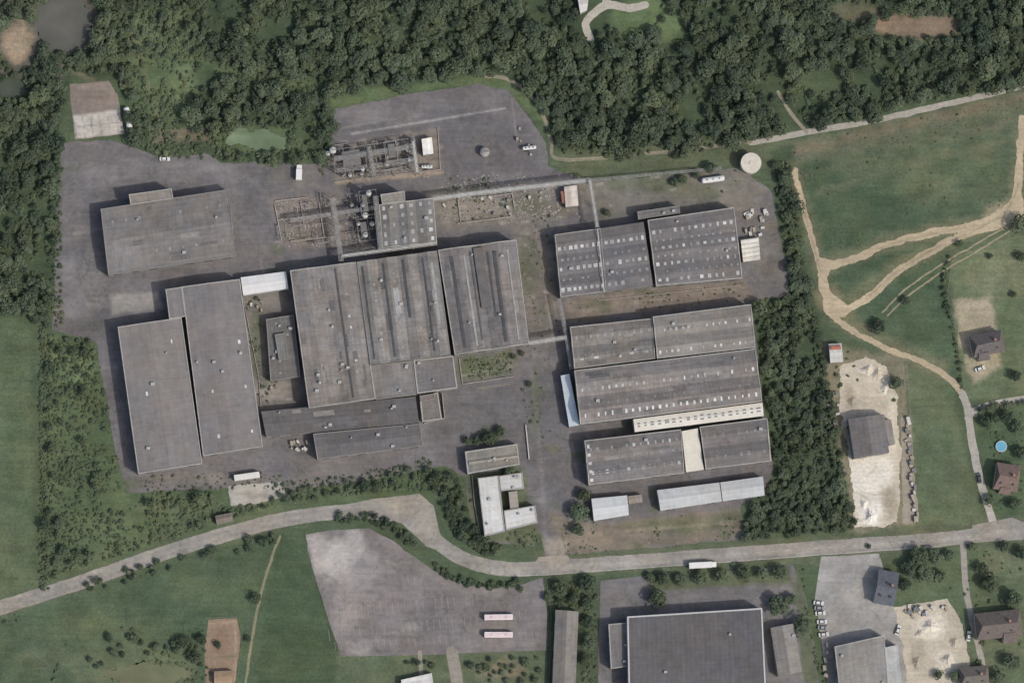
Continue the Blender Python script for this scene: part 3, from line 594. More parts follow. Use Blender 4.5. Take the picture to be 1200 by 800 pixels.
section(r,[(367,508),(491.5,496.3),(496,522),(372,538)],6.0,1,'v',.8,(97,96,98),vents=4,trim=TRIMD)
r=bld('outbuilding','flat grey annex with pale coping and small yard','building')
section(r,[(491.5,463),(513,460),(518,491),(495,494)],4,1,'u',0,(110,106,104),kind='flat',tw=.5)
section(r,[(492,464),(509,461),(510,467),(493,470)],5,1,'u',0,(118,106,101),kind='flat',openings=False,trim=TRIMD)
r=bld('factory_hall','short process hall with white square rooflights')
section(r,[(444,240),(508,232),(512,284),(448,291)],9,3,'u',.9,(112,111,111),lights=[('grid',6,5,.08,.92,.1,.9,1.4,1.8,SKY_W,.75)],vents=3,trim=TRIM)
section(r,[(446,228),(474,224),(475,236),(448,239)],11,1,'u',0,(126,124,121),kind='flat',openings=False)
r=bld('factory_hall','grey north light hall with rows of pale rooflights')
section(r,[(650,275),(703.6,267.6),(710.6,341.3),(657,348)],7.5,3,'v',1.0,(103,102,105),lights=[('grid',8,3,.07,.93,.24,.90,1.4,1.7,SKY_W,.88),('grid',7,2,.1,.92,.42,.74,1.0,1.2,SKY_L,.8)],vents=1,trim=TRIM,tw=.25)
section(r,[(704,267.5),(754,260),(765,334),(711,341.2)],7.6,3,'v',1.0,(101,100,103),lights=[('grid',7,3,.08,.93,.24,.90,1.4,1.7,SKY_W,.88),('grid',6,2,.1,.92,.42,.74,1.0,1.2,SKY_L,.8)],vents=1,trim=None)
r=bld('factory_hall','grey hall dotted with pale rooflights and light coping')
section(r,[(759,258),(860,243),(870,326),(769,335)],8,3,'v',1.0,(107,105,107),lights=[('grid',12,4,.05,.95,.2,.92,1.2,1.5,SKY_W,.88),('grid',12,3,.07,.97,.33,.8,.8,1.0,SKY_L,.8)],vents=2)
r=bld('outbuilding','narrow grey annex against the hall','building')
section(r,[(747,248),(796,241),(797,250),(748,257)],6,1,'v',.4,(112,110,110),vents=2,trim=TRIMD)
r=bld('factory_hall','grey gabled hall with pale roof patches')
section(r,[(668,383),(764,373),(768,420),(673,432)],8,2,'v',1.2,(109,107,106),var=1.3,lights=[('grid',11,2,.06,.95,.28,.75,.9,1.8,SKY_L,.8),('grid',10,1,.1,.9,.8,.8,1.6,.9,SKY_W,.6),('patch',8)],vents=3)
r=bld('factory_hall','light grey hall roof with twin rows of rooflights')
section(r,[(765,371),(880,356.5),(885,407),(770,420)],9,2,'v',1.2,(123,120,117),lights=[('grid',16,2,.04,.97,.35,.86,.8,1.3,SKY_W,.85),('patch',6)],vents=1)
r=bld('factory_hall','huge grey hall with closely spaced small rooflights')
section(r,[(673,434),(885,408.5),(893,470),(680,497)],9.5,2,'v',1.8,(114,111,111),var=1.3,lights=[('grid',26,1,.03,.97,.38,.38,.8,1.5,SKY_W,.85),('grid',26,1,.03,.97,.86,.86,.9,1.6,SKY_V,.92),('grid',18,1,.06,.94,.66,.66,.6,1.1,SKY_L,.75),('patch',14)],vents=2)
r=bld('factory_wing','white roofed wing with square dark openings')
section(r,[(742,491),(893.5,471.5),(895,487),(744,506)],7,1,'v',.5,(200,197,188),wall=(190,186,176),kind='gable',var=.4,rib=.02,trim=None,lights=[('grid',18,1,.035,.965,.5,.5,1.5,2.0,plain('grey_rooflight',C(126,127,128)),1)])
r=bld('outbuilding','pale blue white lean-to with sloping metal roof','shed')
section(r,[(657,440),(667,438),(679,498),(667,500)],5,1,'u',1.0,(184,195,202),kind='mono',var=.4,trim=None)
r=bld('factory_hall','grey southern hall with dotted rooflights')
section(r,[(685,516),(798,503),(802,554),(690,568)],8,2,'v',1.2,(110,108,109),var=1.2,lights=[('grid',13,2,.05,.95,.22,.75,1.0,1.6,SKY_W,.85),('grid',7,1,.1,.9,.45,.45,.6,1.0,SKY_L,.8),('grid',1,5,.03,.03,.15,.9,1.4,1.6,SKY_V,1),('patch',6)],vents=1)
r=bld('factory_wing','cream white flat roof between two halls')
section(r,[(799,505),(818,501.5),(825,550),(804,553)],7.4,1,'u',0,(200,196,184),kind='flat',var=.4,trim=None,rib=.01,openings=False)
r=bld('factory_hall','grey southern hall with dark ridge')
section(r,[(820,500),(899,490),(903,540),(827,549.5)],8,2,'v',1.2,(108,106,107),lights=[('grid',8,2,.08,.92,.25,.75,.9,1.4,SKY_L,.8)],vents=1)
section(r,[(893,494),(899.5,492),(904,540),(897,541)],5,1,'u',.5,(172,170,165),kind='mono',openings=False,trim=None)
r=bld('shed','small white metal roofed shed','shed')
section(r,[(693,584),(735,580),(737,603),(696,610)],4.5,1,'v',.6,(182,186,188),var=.5,trim=None,wall=(160,160,158))
section(r,[(736,581),(752,579),(753,588),(737,590)],3.5,1,'v',.3,(134,126,115),trim=None,openings=False)
r=bld('shed','long white corrugated warehouse in two lengths','shed')
section(r,[(770,574),(843,565),(846,587),(774,598)],5,1,'v',.7,(170,174,176),var=.6,trim=None,wall=(160,160,158))
section(r,[(844,565),(894,558),(896,580),(847,587)],5.2,1,'v',.7,(175,179,181),var=.6,trim=None,wall=(160,160,158))
r=bld('office_building','flat grey gatehouse block with pale coping','office')
section(r,[(545,529),(606,520),(609,544),(548,555)],5,1,'v',0,(123,122,118),kind='flat',vents=4,tw=.5)
section(r,[(549,541),(607,533),(607.5,536),(549.5,544)],5.6,1,'v',0,(146,143,137),kind='flat',openings=False,trim=None)
r=bld('office_building','white roofed office in a U shape','office')
section(r,[(560,560),(584,557),(592,622),(568,628)],4.5,1,'u',.0,(184,186,186),kind='flat',var=.7,vents=2,tw=.4)
section(r,[(585,557.5),(612,553.5),(614,572),(587,575)],4.6,1,'v',0,(180,182,182),kind='flat',var=.7,vents=3,tw=.4)
section(r,[(590.5,598),(627,592),(630,612),(593,621)],4.6,1,'v',0,(182,183,182),kind='flat',var=.7,vents=2,tw=.4)
section(r,[(596,576),(606,575),(608,594),(598,596)],4.2,1,'v',0,(146,140,131),kind='flat',var=.5,openings=False,trim=None)
r=bld('shed','white and rust red roofed pump house','shed')
section(r,[(661,219),(676,217),(678,241),(663,243)],4,1,'u',.5,(180,174,170),trim=None)
section(r,[(657,224),(660.5,224),(662.5,238),(659,238)],3.4,1,'u',0,(142,94,84),kind='flat',openings=False,trim=None)
r=bld('shed','white ribbed roof container shed','shed')
section(r,[(868,281),(889,278),(891,304),(871,307)],3.5,5,'v',.3,(186,187,184),trim=None,kind='saw')
r=bld('shed','white cabin beside the process plant','shed')
section(r,[(494,163),(506,161),(508,180),(496,182)],4,1,'u',.3,(202,202,199),trim=None)
r=bld('warehouse','large dark grey flat-roofed warehouse with white coping','warehouse')
section(r,[(735,722),(893,712),(900,860),(738,866)],9,1,'u',.0,(88,87,90),kind='flat',var=.8,rib=.06,vents=4,tw=.55,trim=plain('white_coping',C(174,174,173)),wall=(150,150,150))
section(r,[(713,731),(734,729),(737,780),(716,783)],6,1,'u',0,(104,103,105),kind='flat',tw=.4,vents=2)
r=bld('shed','long narrow grey gabled shed','shed')
section(r,[(651,714),(678,716),(672,860),(645,860)],4.5,1,'u',1.5,(117,115,113),trim=None)
r=bld('shed','grey gabled barn beside the drive','shed')
section(r,[(903,735),(930,730),(940,786),(912,792)],5,1,'u',1.4,(122,121,120),trim=None,vents=1)
r=bld('workshop','pale grey workshop with white lean-to','workshop')
section(r,[(978,757),(1036,744),(1046,860),(990,862)],7,1,'u',1.0,(127,127,126),vents=3)
section(r,[(1037,758),(1052,755),(1062,860),(1047,862)],5,1,'u',.8,(172,175,176),kind='mono',trim=None)
r=bld('barn','dark grey gabled barn on gravel','barn')
section(r,[(994,491),(1036,485),(1042,530),(1001,537)],6,1,'u',1.8,(104,102,104),vents=0,trim=None)
section(r,[(1036.5,492),(1044,491),(1049,520),(1041.5,522)],3.5,1,'u',.5,(130,127,123),kind='mono',openings=False,trim=None)
r=bld('shed','tin roofed hut with a red gable','shed')
section(r,[(971,403),(986,402),(988,424),(973,425)],3.5,1,'v',.8,(178,179,177),trim=None)
section(r,[(973,405),(985,404),(985.5,409),(973.5,410)],4.4,1,'v',.3,(154,98,86),trim=None,openings=False)
r=bld('shed','small white hut beside the meadow','shed')
section(r,[(470,796),(506,788),(509,812),(472,816)],3.5,1,'v',.8,(200,200,198),trim=None)
r=bld('shed','small brown shed at the road verge','shed')
section(r,[(252,604),(272,600),(273,610),(254,614)],3,1,'v',.6,(110,104,98),trim=None,openings=False)
r=bld('house','white roofed house in the wood','house')
section(r,[(676,-6),(690,-4),(688,12),(680,16)],4.5,1,'v',.8,(184,184,182),trim=None)
r=bld('shed','timber stable at the riding ground','shed')
section(r,[(251,786),(272,785),(272,800),(251,801)],3,1,'v',.6,(134,118,100),trim=None,openings=False)
# houses
def house(x,y,w_,l_,rot,roofc,label,h=5,hip=.35,wing=None,wallc=(196,186,166)):
    X,Y=W(x,y);root=obj('house',None,loc=(X,Y,0),rz=math.radians(rot),label=label,category='house')
    def blk(cx,cy,w,l,hh,hp):
        part('wall',box(cx,cy,hh/2-.02,w-.8,l-.8,hh),plain('house_render',C(*wallc),var=.1),root)
        rr=min(w,l)*.36; V=[(cx-w/2,cy-l/2,hh),(cx+w/2,cy-l/2,hh),(cx+w/2,cy+l/2,hh),(cx-w/2,cy+l/2,hh),(cx-w/2+hp*w,cy,hh+rr),(cx+w/2-hp*w,cy,hh+rr)]
        part('roof',(V,[[0,1,5,4],[1,2,5],[2,3,4,5],[3,0,4],[3,2,1,0]]),plain('clay_tile_roof',C(*roofc),var=.22,scale=.9),root)
    blk(0,0,w_,l_,h,hip*.5)
    if wing: blk(*wing)
    part('chimney',comb(box(w_*.22,l_*.08,h+l_*.3,.8,.8,2.4),box(w_*.22,l_*.08,h+l_*.3+1.25,1,1,.15)),plain('brick_chimney',C(150,112,98)),root)
    for sx in (-.3,0,.3):
        if sx==0: part('door',box(0,-l_/2+.38,1.05,1,.12,2.1),plain('wood_door',C(96,72,56)),root)
        else:
            part('window',box(sx*w_,-l_/2+.38,1.6,1.3,.1,1.2),GLASS,root); part('window',box(sx*w_,l_/2-.38,1.6,1.3,.1,1.2),GLASS,root)
    for t in (-.25,.25): part('roof_window',box(t*w_,-l_*.25,h+l_*.185,.8,1,.18),GLASS,root)
house(1155,404,13.5,9,12,(97,91,90),'brown slate roofed house on a sandy plot',5,.3,(-2.5,-3.5,5,6,4.6,.1))
house(1178,560,10,11,-8,(116,98,91),'red brown tiled house by the pool garden',5,.3,(0,-4.5,5,5,4.4,.1))
house(1168,732,19,11,6,(102,93,89),'brown tiled house with a long roof',5.2,.25,(4,-4,6,8,4.7,.1))
house(1037,689,8.5,14,-10,(90,93,100),'blue grey slate cottage beside the concrete yard',4.5,.0)
house(1140,792,12,8,5,(103,98,92),'small brown house at the garden edge',4,.3)
# ------------------------------------------------------------ swimming pool
X0,Y0=W(1173,523)
pr=obj('swimming_pool',None,loc=(X0,Y0,0),label='round blue above-ground swimming pool on lawn',category='swimming pool')
part('pool_rim',cyl((0,0,0),(0,0,1.1),2.3,2.3,28),plain('pool_wall',C(180,186,188)),pr)
part('pool_water',cyl((0,0,1.1),(0,0,1.13),2.05,2.05,28),plain('pool_water',C(98,158,184),rough=.2,var=.05),pr)
# ------------------------------------------------------------ water tank
X0,Y0=WH(880,191,6)
wt=obj('water_tank',None,loc=(X0,Y0,0),label='round concrete water tank with flat pale lid',category='water tank')
part('tank_wall',cyl((0,0,0),(0,0,6),4.1,4.1,40),plain('tank_concrete',C(170,163,148)),wt)
part('tank_lid',comb(cyl((0,0,6),(0,0,6.3),4.25,4.15,40),cyl((0,0,6.3),(0,0,6.55),.7,.6,16)),plain('tank_lid',C(190,184,169),var=.12),wt)
part('ladder',comb(box(4.3,-.25,3,.06,.06,6),box(4.3,.25,3,.06,.06,6),*[box(4.3,0,.4+i*.5,.05,.5,.05) for i in range(12)]),VENT,wt)
# ------------------------------------------------------------ industrial plant
STEEL=plain('weathered_steel',C(142,140,137),var=.2); RUST=plain('rusty_steel',C(120,107,99),var=.3,scale=2); WHT=plain('white_vessel',C(178,178,174),var=.18); DK=plain('dark_steel',C(88,87,88),var=.2)
def piperack(pts,z,label,n=3,sp=.45,rad=.16,mat=STEEL,cols=True):
    root=obj('pipe_bridge',None,label=label,category='pipe bridge')
    P3=[np.array(WH(x,y,z)) for x,y in pts]; pv=[];sv=[];dv=[]
    for a,b in zip(P3[:-1],P3[1:]):
        d=b-a;L=np.linalg.norm(d);d=d/L;m=np.array([-d[1],d[0]])
        for i in range(n):
            o=m*(i-(n-1)/2)*sp; pv.append(cyl((a[0]+o[0],a[1]+o[1],z+.2),(b[0]+o[0],b[1]+o[1],z+.2),rad,rad,8))
        W2=(n*sp)/2+.25
        if cols:
            for s in (-1,1): sv.append(cyl((a[0]+m[0]*W2*s,a[1]+m[1]*W2*s,z-.1),(b[0]+m[0]*W2*s,b[1]+m[1]*W2*s,z-.1),.12,.12,6))
        k=max(1,int(L/9))
        for i in range(k+1):
            c=a+d*L*i/k
            for s in (-1,1):
                q=c+m*W2*s
                if cols: dv.append(cyl((q[0],q[1],0),(q[0],q[1],z),.14,.14,6))
                else: dv.append(cyl((q[0],q[1],z-1.6),(q[0],q[1],z+.1),.06,.06,6))
        kk=int(L/(1.6 if cols else 4))
        for i in range(kk+1):
            c=a+d*L*i/max(kk,1); q0=c-m*W2;q1=c+m*W2; sv.append(cyl((q0[0],q0[1],z-.05),(q1[0],q1[1],z-.05),.09,.09,5))
    part('pipe',comb(*pv),mat,root); part('rack_frame',comb(*sv),STEEL if cols else DK,root); part('support_column',comb(*dv),STEEL,root)
piperack([(389,232),(394,262),(400,306)],7,'steel pipe bridge over the ruined foundations',3)
piperack([(440,230),(446,292)],10,'pale pipe bridge beside the process hall',3)
piperack([(508,233),(560,226),(640,217),(691,211)],7,'long pipe bridge crossing the northern yard',3,.45,.16,WHT)
piperack([(691,211),(700,266)],8.5,'pipe bridge dropping to the rooflit hall',2,.45,.16,WHT)
piperack([(700,268),(708,342)],9.3,'thin pale pipe running over the hall roof',1,.3,.2,WHT,False)
piperack([(620,402),(664,395)],7,'short pipe bridge between two halls',3,.45,.16,WHT)
piperack([(340,258),(440,243)],6,'low pipe rack over bare foundations',2)
piperack([(655,350),(664,395),(670,432)],6,'pipe rack along the access road',2)
piperack([(400,300),(512,285)],8,'pipe run along the hall gable',2,.5,.2,WHT)
piperack([(691,211),(780,203),(845,197)],3,'thin pipeline on short posts towards the water tank',1,.4,.1)
piperack([(484,166),(489,202)],7,'pale pipe bridge in the process plant',2,.5,.2,WHT)
piperack([(392,186),(480,172)],5,'pipe rack in the process plant',3)
piperack([(432,172),(438,206)],6,'cross rack in the process plant',2)
piperack([(395,200),(484,188)],4,'low pipe rack in the process plant',2,.5,.12)
random.seed(5)
def vessel(x,y,r_,h_,mat,label):
    X,Y=WH(x,y,h_);root=obj('process_vessel',None,loc=(X,Y,0),label=label,category='tank',group='vessels in the process plant')
    part('vessel_shell',tank((0,0,.6),(0,0,h_),r_),mat,root)
    part('leg',comb(*[cyl((r_*.7*math.cos(a),r_*.7*math.sin(a),0),(r_*.7*math.cos(a),r_*.7*math.sin(a),.9),.1,.1,6) for a in (0.8,2.4,3.9,5.5)]),DK,root)
    part('nozzle',comb(cyl((0,0,h_+r_*.4),(0,0,h_+r_*.4+.7),.16,.16,8),cyl((0,0,h_+r_*.4+.7),(r_*1.2,0,h_+r_*.4+.7),.12,.12,8)),RUST,root)
for i in range(26):
    x=random.uniform(398,486);y=160+ (484-x)*.14+random.uniform(4,36)
    vessel(x,y,random.uniform(.4,1.2),random.uniform(2,5),random.choice([WHT,STEEL,WHT,RUST,STEEL]),random.choice(['weathered steel process vessel on legs','upright tank in the process plant']))
for x,y,r_,h_ in [(432,226,1.1,11),(425,240,.9,8),(428,252,1.2,7),(436,262,1,6),(420,262,.8,5),(428,275,1.1,5),(412,240,.8,4),(568,178,2.0,3),(390,176,1.4,4),(384,180,1,3),(410,205,.8,3)]:
    vessel(x,y,r_,h_,random.choice([WHT,STEEL,WHT]),'pale upright tank in the old process yard')
def frame(x,y,w_,l_,h_,rot,label,mat=STEEL,deck=True):
    X,Y=W(x,y);root=obj('steel_frame',None,loc=(X,Y,0),rz=math.radians(rot),label=label,category='steel structure')
    V=[];nx=max(1,int(w_/4));ny=max(1,int(l_/4))
    for i in range(nx+1):
        for j in range(ny+1):
            V.append(box(-w_/2+i*w_/nx,-l_/2+j*l_/ny,h_/2,.2,.2,h_))
    part('column',comb(*V),mat,root); V=[]
    for i in range(nx+1): V.append(box(-w_/2+i*w_/nx,0,h_+.1,.16,l_+.3,.2))
    for j in range(ny+1): V.append(box(0,-l_/2+j*l_/ny,h_+.33,w_+.3,.16,.2))
    part('beam',comb(*V),mat,root)
    if deck: part('deck',box(-w_*.22,0,h_+.5,w_*.28,l_*.7,.08),plain('grating_deck',C(108,106,104),var=.3,scale=1.5),root)
frame(428,185,26,9,4,8,'open steel frame of the process plant',STEEL)
frame(465,178,10,8,5,8,'tall steel platform in the process plant',STEEL)
frame(432,240,7,10,7,8,'steel platform around tall tanks',STEEL)
frame(432,270,9,9,4,8,'steel platform by the process hall',STEEL)
def pipework(x0,x1,y0,y1,n,label,seed):
    q=np.random.default_rng(seed)
    root=obj('pipework',None,label=label,category='pipework');V=[];V2=[]
    for i in range(n):
        x,y,z_=q.uniform(x0,x1),q.uniform(y0,y1),q.uniform(.6,3.5);X,Y=W(x,y);a=.14+(math.pi/2 if q.uniform()<.45 else 0);l=q.uniform(1.5,7);r_=q.uniform(.06,.18)
        dx,dy=l/2*math.cos(a),l/2*math.sin(a)
        (V if q.uniform()<.6 else V2).append(cyl((X-dx,Y-dy,z_),(X+dx,Y+dy,z_),r_,r_,6)); V2.append(cyl((X-dx,Y-dy,0),(X-dx,Y-dy,z_),.07,.07,5));V.append(cyl((X+dx,Y+dy,0),(X+dx,Y+dy,z_),r_,r_,6))
    part('pale_pipe',comb(*V),STEEL,root);part('rusty_pipe',comb(*V2),RUST,root)
pipework(396,486,166,206,75,'tangle of pale and rusty pipes in the plant',1)
pipework(406,442,228,292,45,'tangle of pipes beside the process hall',2)
pipework(324,396,232,288,34,'broken pipes over bare foundations',3)
CON=plain('broken_concrete',C(150,142,136),var=.2)
def lowwall(pts,label,t=.4,h_=.7,mat=CON,name='foundation_wall'):
    V=[]
    for a,b in zip(pts[:-1],pts[1:]):
        A=np.array(W(*a));B=np.array(W(*b));d=B-A;L=np.linalg.norm(d);d/=L;n=np.array([-d[1],d[0]])*t/2
        c=[A+n,A-n,B-n,B+n]; V.append(([(p[0],p[1],0) for p in c]+[(p[0],p[1],h_) for p in c],[[4,5,6,7],[0,1,5,4],[1,2,6,5],[2,3,7,6],[3,0,4,7]]))
    v,f=comb(*V); obj(name,newmesh(name,v,f,[mat]),label=label,category='wall')
lowwall([(322,236),(360,231.5)],'low broken concrete wall of a demolished shed')
lowwall([(326,258),(388,250)],'low pinkish foundation wall in rubble')
lowwall([(340,283),(392,277)],'low foundation wall beside the hall')
lowwall([(322,240),(330,282)],'end foundation wall of a demolished shed')
lowwall([(352,236),(356,262)],'cross foundation wall in rubble')
lowwall([(374,238),(380,278)],'cross foundation wall near the pipe bridge')
lowwall([(536,228),(540,262)],'low concrete wall in the northern yard')
lowwall([(536,262),(600,254)],'long low concrete wall in the northern yard')
lowwall([(560,232),(600,227),(603,244)],'broken foundation corner in the northern yard')
lowwall([(392,213),(516,199),(513,150)],'low pale kerb wall round the process plant',.3,.5)
lowwall([(538,420),(542,450),(602,441)],'low wall round the overgrown plot',.3,.6)
lowwall([(553,556),(556,590),(563,628)],'pale garden wall beside the office',.3,1)
lowwall([(616,498),(620,538)],'white low wall along the access road',.4,1,plain('white_wall',C(178,176,172)))
lowwall([(518,461),(521,490),(497,496)],'pale wall round the annex yard',.3,2)
lowwall([(285,350),(303,440),(306,480)],'low courtyard wall beside the warehouse',.25,.6)
lowwall([(702,352),(868,334)],'low wall between the two rows of halls',.25,.4)
FEN=plain('fence_wire',C(130,130,122))
def fence(pts,label,h_=1.4,sp=4):
    root=obj('fence',None,label=label,category='fence');V=[];R=[]
    for a,b in zip(pts[:-1],pts[1:]):
        A=np.array(W(*a));B=np.array(W(*b));L=np.linalg.norm(B-A);k=max(1,int(L/sp))
        for i in range(k+1): p=A+(B-A)*i/k;V.append(box(p[0],p[1],h_/2,.12,.12,h_))
        for z_ in (.5,1.3): R.append(cyl((A[0],A[1],z_),(B[0],B[1],z_),.03,.03,4))
    part('post',comb(*V),FEN,root);part('rail',comb(*R),FEN,root)
fence([(1190,278),(1166,284),(1116,303),(1110,345),(1122,400),(1130,455),(1150,470)],'thin wire fence round the garden plot')
fence([(1062,425),(1075,612)],'wire fence beside the gravel strip')
fence([(240,724),(280,722),(284,745),(278,800)],'wooden rail fence round the riding ground')
fence([(358,624),(374,690),(398,768)],'wire fence along the car park')
fence([(640,678),(646,720),(643,800)],'wire fence beside the long shed')
# ------------------------------------------------------------ VEHICLES
TYRE=plain('tyre_rubber',C(36,36,38)); GL=plain('car_glass',C(40,46,54),rough=.15)
def car_proto(paint_,label):
    root=obj('parked_car',None,label=label,category='car')
    m=plain('car_paint',C(*paint_),rough=.35,var=.03)
    part('body',comb(box(0,0,.55,4.3,1.75,.5,.06,.22),box(0,0,.86,4.1,1.66,.14,.08,.22)),m,root)
    part('window',box(-.15,0,1.14,2.5,1.52,.46,.2,.1,.42),GL,root)
    part('roof',box(-.18,0,1.4,1.55,1.1,.08,.06,.1),m,root)
    for x in (-1.35,1.35):
        for y in (-.78,.78): part('wheel',cyl((x,y-.1,.32),(x,y+.1,.32),.32,.32,14),TYRE,root)
    for y in (-.6,.6): part('headlight',box(2.1,y,.66,.12,.3,.16),plain('lamp_lens',C(220,220,214)),root)
    return root
def truck_proto(L,label,name='box_truck',cab=True,paint_=(208,208,204)):
    root=obj(name,None,label=label,category='truck'); m=plain('white_body_panel',C(*paint_),rough=.4,var=.05)
    part('cargo_box',comb(box(-.9,0,2.1,L-2,2.5,2.6,.04,.06),*[box(-.9-(L-2)/2+1+i*1.6,0,3.42,.08,2.4,.05) for i in range(int((L-3)/1.6)+1)]),m,root)
    part('chassis',box(-.3,0,.7,L-1,1.1,.3),DK,root)
    if cab:
        part('cab',comb(box(L/2-1,0,1.6,1.9,2.3,2.0,.12,.2)),m,root); part('windscreen',box(L/2-.12,0,2.0,.12,1.9,.8),GL,root)
    for x in (-L/2+1.2,-L/2+2.4,L/2-1.6):
        for y in (-1.05,1.05): part('wheel',cyl((x,y-.15,.5),(x,y+.15,.5),.5,.5,14),TYRE,root)
    return root
def place(root,x,y,rot):
    X,Y=W(x,y);root.location=(X,Y,.06);root.rotation_euler=(0,0,math.radians(rot))
def bus_proto(label):
    root=obj('bus',None,label=label,category='bus');m=plain('bus_paint',C(214,208,206),rough=.4,var=.05)
    part('body',box(0,0,1.75,11.8,2.5,2.7,.12,.25),m,root)
    part('window',comb(box(0,-1.23,2.1,10.6,.08,.9),box(0,1.23,2.1,10.6,.08,.9)),GL,root)
    part('windscreen',box(5.82,0,2,.1,2.1,1.3),GL,root)
    part('roof_panel',box(0,0,3.13,10.8,1.7,.07,.05,.1),plain('pinkish_roof_panel',C(206,186,186),var=.1),root)
    part('roof_hatch',comb(box(-3,0,3.2,.9,.9,.12),box(3,0,3.2,.9,.9,.12)),plain('grey_hatch',C(176,172,172)),root)
    for x in (-3.4,3.6):
        for y in (-1.12,1.12): part('wheel',cyl((x,y-.14,.5),(x,y+.14,.5),.5,.5,14),TYRE,root)
    return root
b=bus_proto('white coach with pinkish roof on the car park');place(b,584,723,1);b['group']='coaches on the car park'
c=copytree(b,b.location,0);place(c,584,743.5,0)
t=truck_proto(11.5,'white articulated lorry driving along the road');place(t,823,662,3)
t2=truck_proto(12.5,'white box trailer parked on the yard edge','semi_trailer',False,(200,197,189));place(t2,292,558,8)
t3=truck_proto(6.5,'white van parked beside the pond trees','delivery_van');place(t3,350.5,203,88)
def tanktrailer(x,y,rot,L,label,r_=1.2):
    root=obj('tank_trailer',None,label=label,category='tank');
    part('tank_shell',tank((-L/2,0,1.9),(L/2,0,1.9),r_),plain('white_tank_paint',C(200,200,196)),root)
    part('hatch',comb(*[cyl((t*L,0,1.9+r_*.95),(t*L,0,2.05+r_*.98),.3,.3,10) for t in (-.3,0,.3)]),DK,root)
    part('chassis',box(0,0,.7,L,.9,.25),DK,root)
    for xx in (-L/2+.8,-L/2+2): 
        for yy in (-1,1): part('wheel',cyl((xx,yy-.14,.45),(xx,yy+.14,.45),.45,.45,12),TYRE,root)
    place(root,x,y,rot)
tanktrailer(835,211,8,8.5,'white tank lying beside the pipeline');tanktrailer(150,139,-80,8,'white tank beside the old concrete pad')
tanktrailer(620,174,6,5,'small white tank on the northern yard',.8); tanktrailer(500,196,0,4,'small vessel beside the plant',.7)
protos={}
def car(x,y,rot,paint_,label,grp=None):
    if paint_ not in protos: r_=protos[paint_]=car_proto(paint_,label)
    else: r_=copytree(protos[paint_],(0,0,0),0,label=label)
    if grp: r_['group']=grp
    elif 'group' in r_: del r_['group']
    place(r_,x,y,rot)
WC=(196,196,194);GC=(138,140,144);DC=(78,80,85)
car(193,186.5,0,(202,202,199),'white car at the yard edge')
for i,(x,y) in enumerate([(959,706),(960,712),(961,718),(963,728),(964,735),(965,743)]):
    car(x,y,random.uniform(-12,8),[WC,GC,WC,WC,GC,WC][i],'pale car parked in a row beside the grassy strip','cars parked beside the workshop yard')
car(1052,738,70,WC,'white car beside the workshop');car(1147,560,100,DC,'dark car on the lane')
car(1135,745,80,WC,'white car on the garden drive');car(1148,432,20,WC,'white car by the brown house')
car(742,585,5,WC,'white car beside the small shed')
def stack(x,y,rot,cols,label,grp,big=1):
    X,Y=W(x,y);root=obj('material_stack',None,loc=(X,Y,.06),rz=math.radians(rot),label=label,category='pallet stack',group=grp)
    w_=random.uniform(1.0,2.0)*big;l_=random.uniform(1.0,2.6)*big;k=random.randint(1,3)
    part('pallet',comb(*[box(0,-l_/2+.1+i*(l_-.2)/3,.1,w_,.18,.2) for i in range(4)],box(0,0,.22,w_,l_,.04)),plain('pallet_wood',C(146,132,112)),root)
    part('load',comb(*[box(random.uniform(-.08,.08),0,.24+.25+j*.5,w_*.9,l_*.9,.46,.03,.05) for j in range(k)]),plain('stack_load',C(*random.choice(cols)),var=.15),root)
cs=[(178,174,167),(146,140,131),(120,119,118),(154,144,130),(112,114,115),(186,182,176)]
for i in range(24): stack(1062+i*.42+random.uniform(-3,4),490+i*5.1+random.uniform(-1,1),random.uniform(0,25),cs,'pallet of wrapped material beside the gravel strip','pallets along the gravel strip')
for i in range(18): stack(random.uniform(872,902),random.uniform(246,278),random.uniform(0,30),cs+[(184,184,180)]*3,'pallet of scrap beside the hall','scrap stacks beside the hall')
for i in range(12): stack(random.uniform(968,984),random.uniform(450,500)+i*1.2,random.uniform(0,60),cs,'stack of building material near the barn','stacks near the barn')
for i in range(14): stack(random.uniform(1060,1118),random.choice([712,716,720])+random.uniform(-6,4),random.uniform(0,60),cs,'stack of materials in the gravel yard','stacks in the gravel yard')
for i in range(5): stack(random.uniform(604,630),random.uniform(150,182),random.uniform(0,60),cs[:3],'debris stack on the northern yard','debris on the northern yard',.7)
for i in range(12): stack(random.uniform(340,364),random.uniform(516,528),random.uniform(0,60),cs,'crate of scrap beside the southern wing','crates beside the southern wing',.8)
for i in range(12): stack(random.uniform(292,308)+(i%3)*8*(i>8),random.uniform(352,365) if i<4 else random.uniform(452,472),random.uniform(0,60),cs,'crate of scrap in the inner courtyard','crates in the courtyard',.7)
for i in range(12): stack(random.uniform(520,640),random.uniform(222,255),random.uniform(0,60),cs[:3],'stack of broken slabs on the old plant ground','slab stacks on the old plant ground',.9)
for i in range(5): stack(968+random.uniform(-2,2),755+i*9,random.uniform(0,60),cs,'stack beside the workshop wall','stacks beside the workshop')
